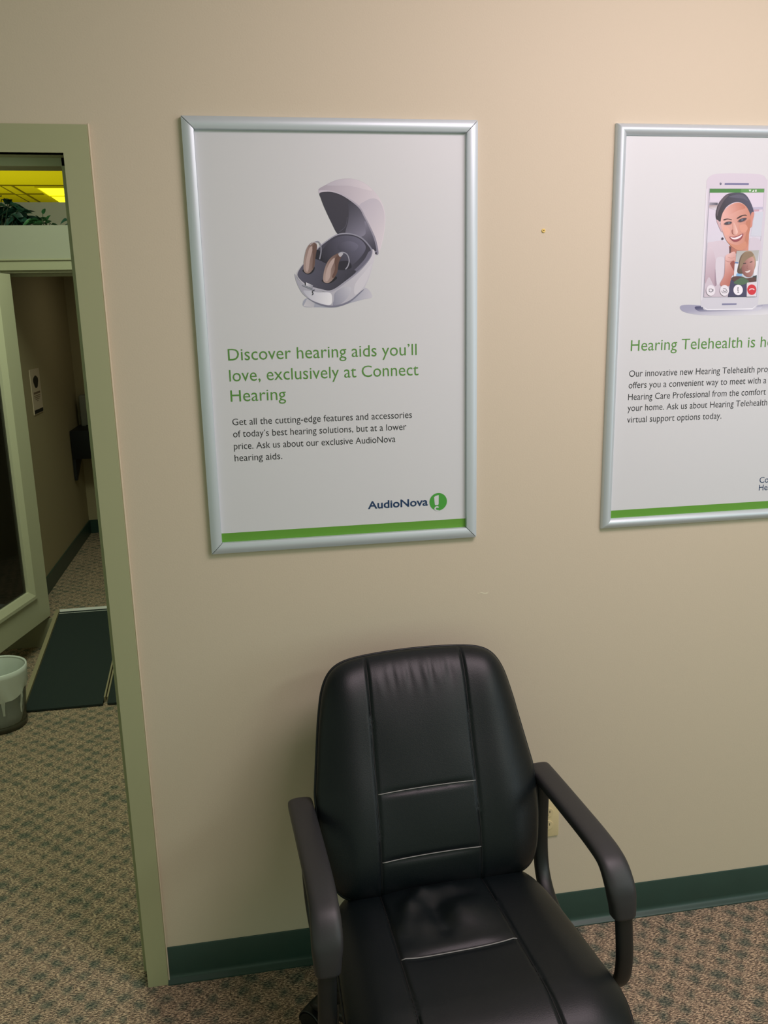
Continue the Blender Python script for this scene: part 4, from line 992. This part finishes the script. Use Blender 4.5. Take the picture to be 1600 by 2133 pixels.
# silk plants along the ledge
def leaf(bm, base, d, L_, w, droop, roll_):
    d = d.normalized()
    s = d.cross(Vector((0, 0, 1)))
    if s.length < 1e-3: s = Vector((1, 0, 0))
    s.normalize()
    upv = s.cross(d)
    s = s * math.cos(roll_) + upv * math.sin(roll_); upv = s.cross(d)
    rows = []
    for k in range(8):
        f = k / 7
        c = base + d * (L_ * f) + Vector((0, 0, -droop * L_ * f * f))
        hw = w * (math.sin(math.pi * min(1, f ** 0.62)) ** 0.8) * 0.5 + 0.0004
        rows.append([bm.verts.new(c - s * hw + upv * hw * 0.45), bm.verts.new(c), bm.verts.new(c + s * hw + upv * hw * 0.45)])
    for a, b in zip(rows, rows[1:]):
        for i in range(2): bm.faces.new((a[i], a[i + 1], b[i + 1], b[i]))
def plant(label, base, spots, mleaf):
    t = thing('trailing_plant', label, 'plant', base, 'plants on the ledge')
    bl, bs = bmesh.new(), bmesh.new()
    many = len(spots) > 40
    B = Vector(base)
    for (x, y, z, dx, dz, L_, w) in spots:
        p = Vector((x, y, z)) - B
        p.z = max(p.z, 0.006)
        d = Vector((dx, random.uniform(-0.7, 0.1), dz))
        leaf(bl, p, d, L_, w, random.uniform(0.1, 0.5), random.uniform(-0.9, 0.9))
        root = Vector((p.x * 0.75, p.y * 0.6, 0.004))
        b1 = bs if many else bmesh.new()
        add_tube(b1, catmull([root, (root + p) / 2 + Vector((0, -0.006, 0.012)), p], 5), 0.0016, 5)
        if not many: obj('stem', b1, M_stem, t, smooth=True)
    obj('foliage', bl, mleaf, t, smooth=True)['kind'] = 'stuff'
    if many: obj('stems', bs, M_stem, t, smooth=True)['kind'] = 'stuff'
    else: bs.free()
ZL = 2.187
random.seed(3)
sp = []
for k in range(150):
    x = random.uniform(-1.38, -0.945)
    top = 0.185 if x < -1.06 else 0.185 - (x + 1.06) * 1.05
    z = ZL + 0.01 + max(0.02, top - 0.03) * random.random() ** 0.8
    sp.append((x, random.uniform(2.74, 2.88), z, random.uniform(-1, 1), random.uniform(-0.7, 0.5), random.uniform(0.06, 0.10), random.uniform(0.03, 0.052)))
sp += [(-0.965, 2.72, ZL + 0.085, 1, 0.35, 0.07, 0.010), (-0.99, 2.72, ZL + 0.07, 1, -0.7, 0.075, 0.045), (-1.0, 2.70, ZL + 0.11, 1, 0.1, 0.06, 0.02)]
plant('large dark bushy trailing plant at left on the ledge', (-1.15, 2.76, 2.186), sp, M_leaf_dark)
sp = []
for k in range(16):
    x = random.uniform(-0.925, -0.815)
    sp.append((x, random.uniform(2.64, 2.70), ZL + random.uniform(0.004, 0.03), random.uniform(-1, 1), random.uniform(-0.1, 0.5), random.uniform(0.035, 0.055), random.uniform(0.022, 0.034)))
sp += [(-0.845, 2.70, ZL + 0.062, 0.45, 1.0, 0.045, 0.018), (-0.86, 2.70, ZL + 0.025, -0.4, 0.9, 0.05, 0.04), (-0.83, 2.70, ZL + 0.025, 0.5, 0.9, 0.05, 0.03), (-0.81, 2.70, ZL + 0.012, 1.0, -0.05, 0.05, 0.03)]
plant('small bright green sprig in the middle of the ledge', (-0.86, 2.72, 2.186), sp, M_leaf)
sp = []
for k in range(14):
    x = random.uniform(-0.735, -0.64)
    sp.append((x, random.uniform(2.64, 2.70), ZL + random.uniform(0.004, 0.05), random.uniform(-1, 1), random.uniform(-0.3, 0.5), random.uniform(0.035, 0.055), random.uniform(0.020, 0.03)))
plant('dark sprig on the ledge beside the near door frame', (-0.71, 2.72, 2.186), sp, M_leaf_dark)

# lit troffer in the hall ceiling
t = thing('ceiling_lamp', 'bright yellow lit panel in the ceiling beyond the ledge', 'lamp', (-1.47, 7.93, 3.1))
obj('lamp_housing', boxes(((-0.42, -0.31, -0.03), (-0.40, 0.29, 0.0)), ((0.78, -0.31, -0.03), (0.80, 0.29, 0.0)), ((-0.42, -0.33, -0.03), (0.80, -0.31, 0)), ((-0.42, 0.29, -0.03), (0.80, 0.305, 0))), M_yellow_bar, t)
obj('lamp_lens', boxes(((-0.40, -0.31, -0.02), (0.78, 0.285, -0.012))), M_lamp, t)
obj('lamp_lens', boxes(((-0.40, 0.30, -0.02), (0.78, 1.20, -0.012))), M_lamp, t)

# corridor: notice, dispenser, dark wall unit
t = thing('wall_notice', 'narrow pale notice with dark symbol on the corridor wall', 'sign', (-1.11, 3.285, 1.325))
obj('notice_sheet', boxes(((0.0, -0.115, -0.130), (0.004, 0.115, 0.130))), M_sign, t)
bm = bmesh.new()
bm.faces.new([bm.verts.new((0.005, 0.06 * math.cos(a) * (1 + 0.15 * math.sin(3 * a)) - 0.0, 0.056 + 0.036 * math.sin(a))) for a in [2 * math.pi * k / 24 for k in range(24)]])
obj('notice_symbol', bm, M_box, t)
bm = boxes(((0.004, -0.08, -0.014), (0.0048, 0.08, -0.002)), ((0.004, -0.08, -0.026), (0.0048, 0.075, -0.022)), ((0.004, -0.075, -0.036), (0.0048, 0.07, -0.032)), ((0.004, -0.05, -0.046), (0.0048, 0.05, -0.042)), ((0.004, -0.02, -0.056), (0.0048, 0.02, -0.053)))
obj('notice_lines', bm, mat('faded_print', rgb(120, 100, 84), 0.7), t)
obj('notice_band', boxes(((0.004, -0.105, -0.125), (0.0055, 0.105, -0.104))), M_box, t)
t = thing('paper_dispenser', 'grey plastic dispenser above the dark unit in the corridor', 'dispenser', (-0.93, 4.47, 0.98))
obj('dispenser_body', boxes(((-0.145, -0.11, 0.0), (0.145, 0, 0.225)), bev=0.012, seg=3), M_disp, t, auto=40)
obj('dispenser_slot', boxes(((-0.11, -0.112, 0.004), (0.11, -0.02, 0.012))), M_box, t)
t = thing('wall_unit', 'dark box-shaped wall unit at the far corridor corner', 'wall unit', (-1.11, 4.28, 0.785))
obj('unit_body', boxes(((0.004, -0.19, 0.0), (0.50, 0.185, 0.200)), bev=0.004), M_box, t, auto=40)
bm = bmesh.new()
A_ = [bm.verts.new((0.004, y, z)) for y, z in ((-0.185, 0.002), (0.10, 0.002), (-0.16, -0.150), (-0.185, -0.150))]
B_ = [bm.verts.new((0.022, y, z)) for y, z in ((-0.185, 0.002), (0.10, 0.002), (-0.16, -0.150), (-0.185, -0.150))]
for k in range(4): bm.faces.new((A_[k], A_[(k + 1) % 4], B_[(k + 1) % 4], B_[k]))
bm.faces.new(A_); bm.faces.new(B_[::-1])
obj('unit_bracket', bm, M_box, t)
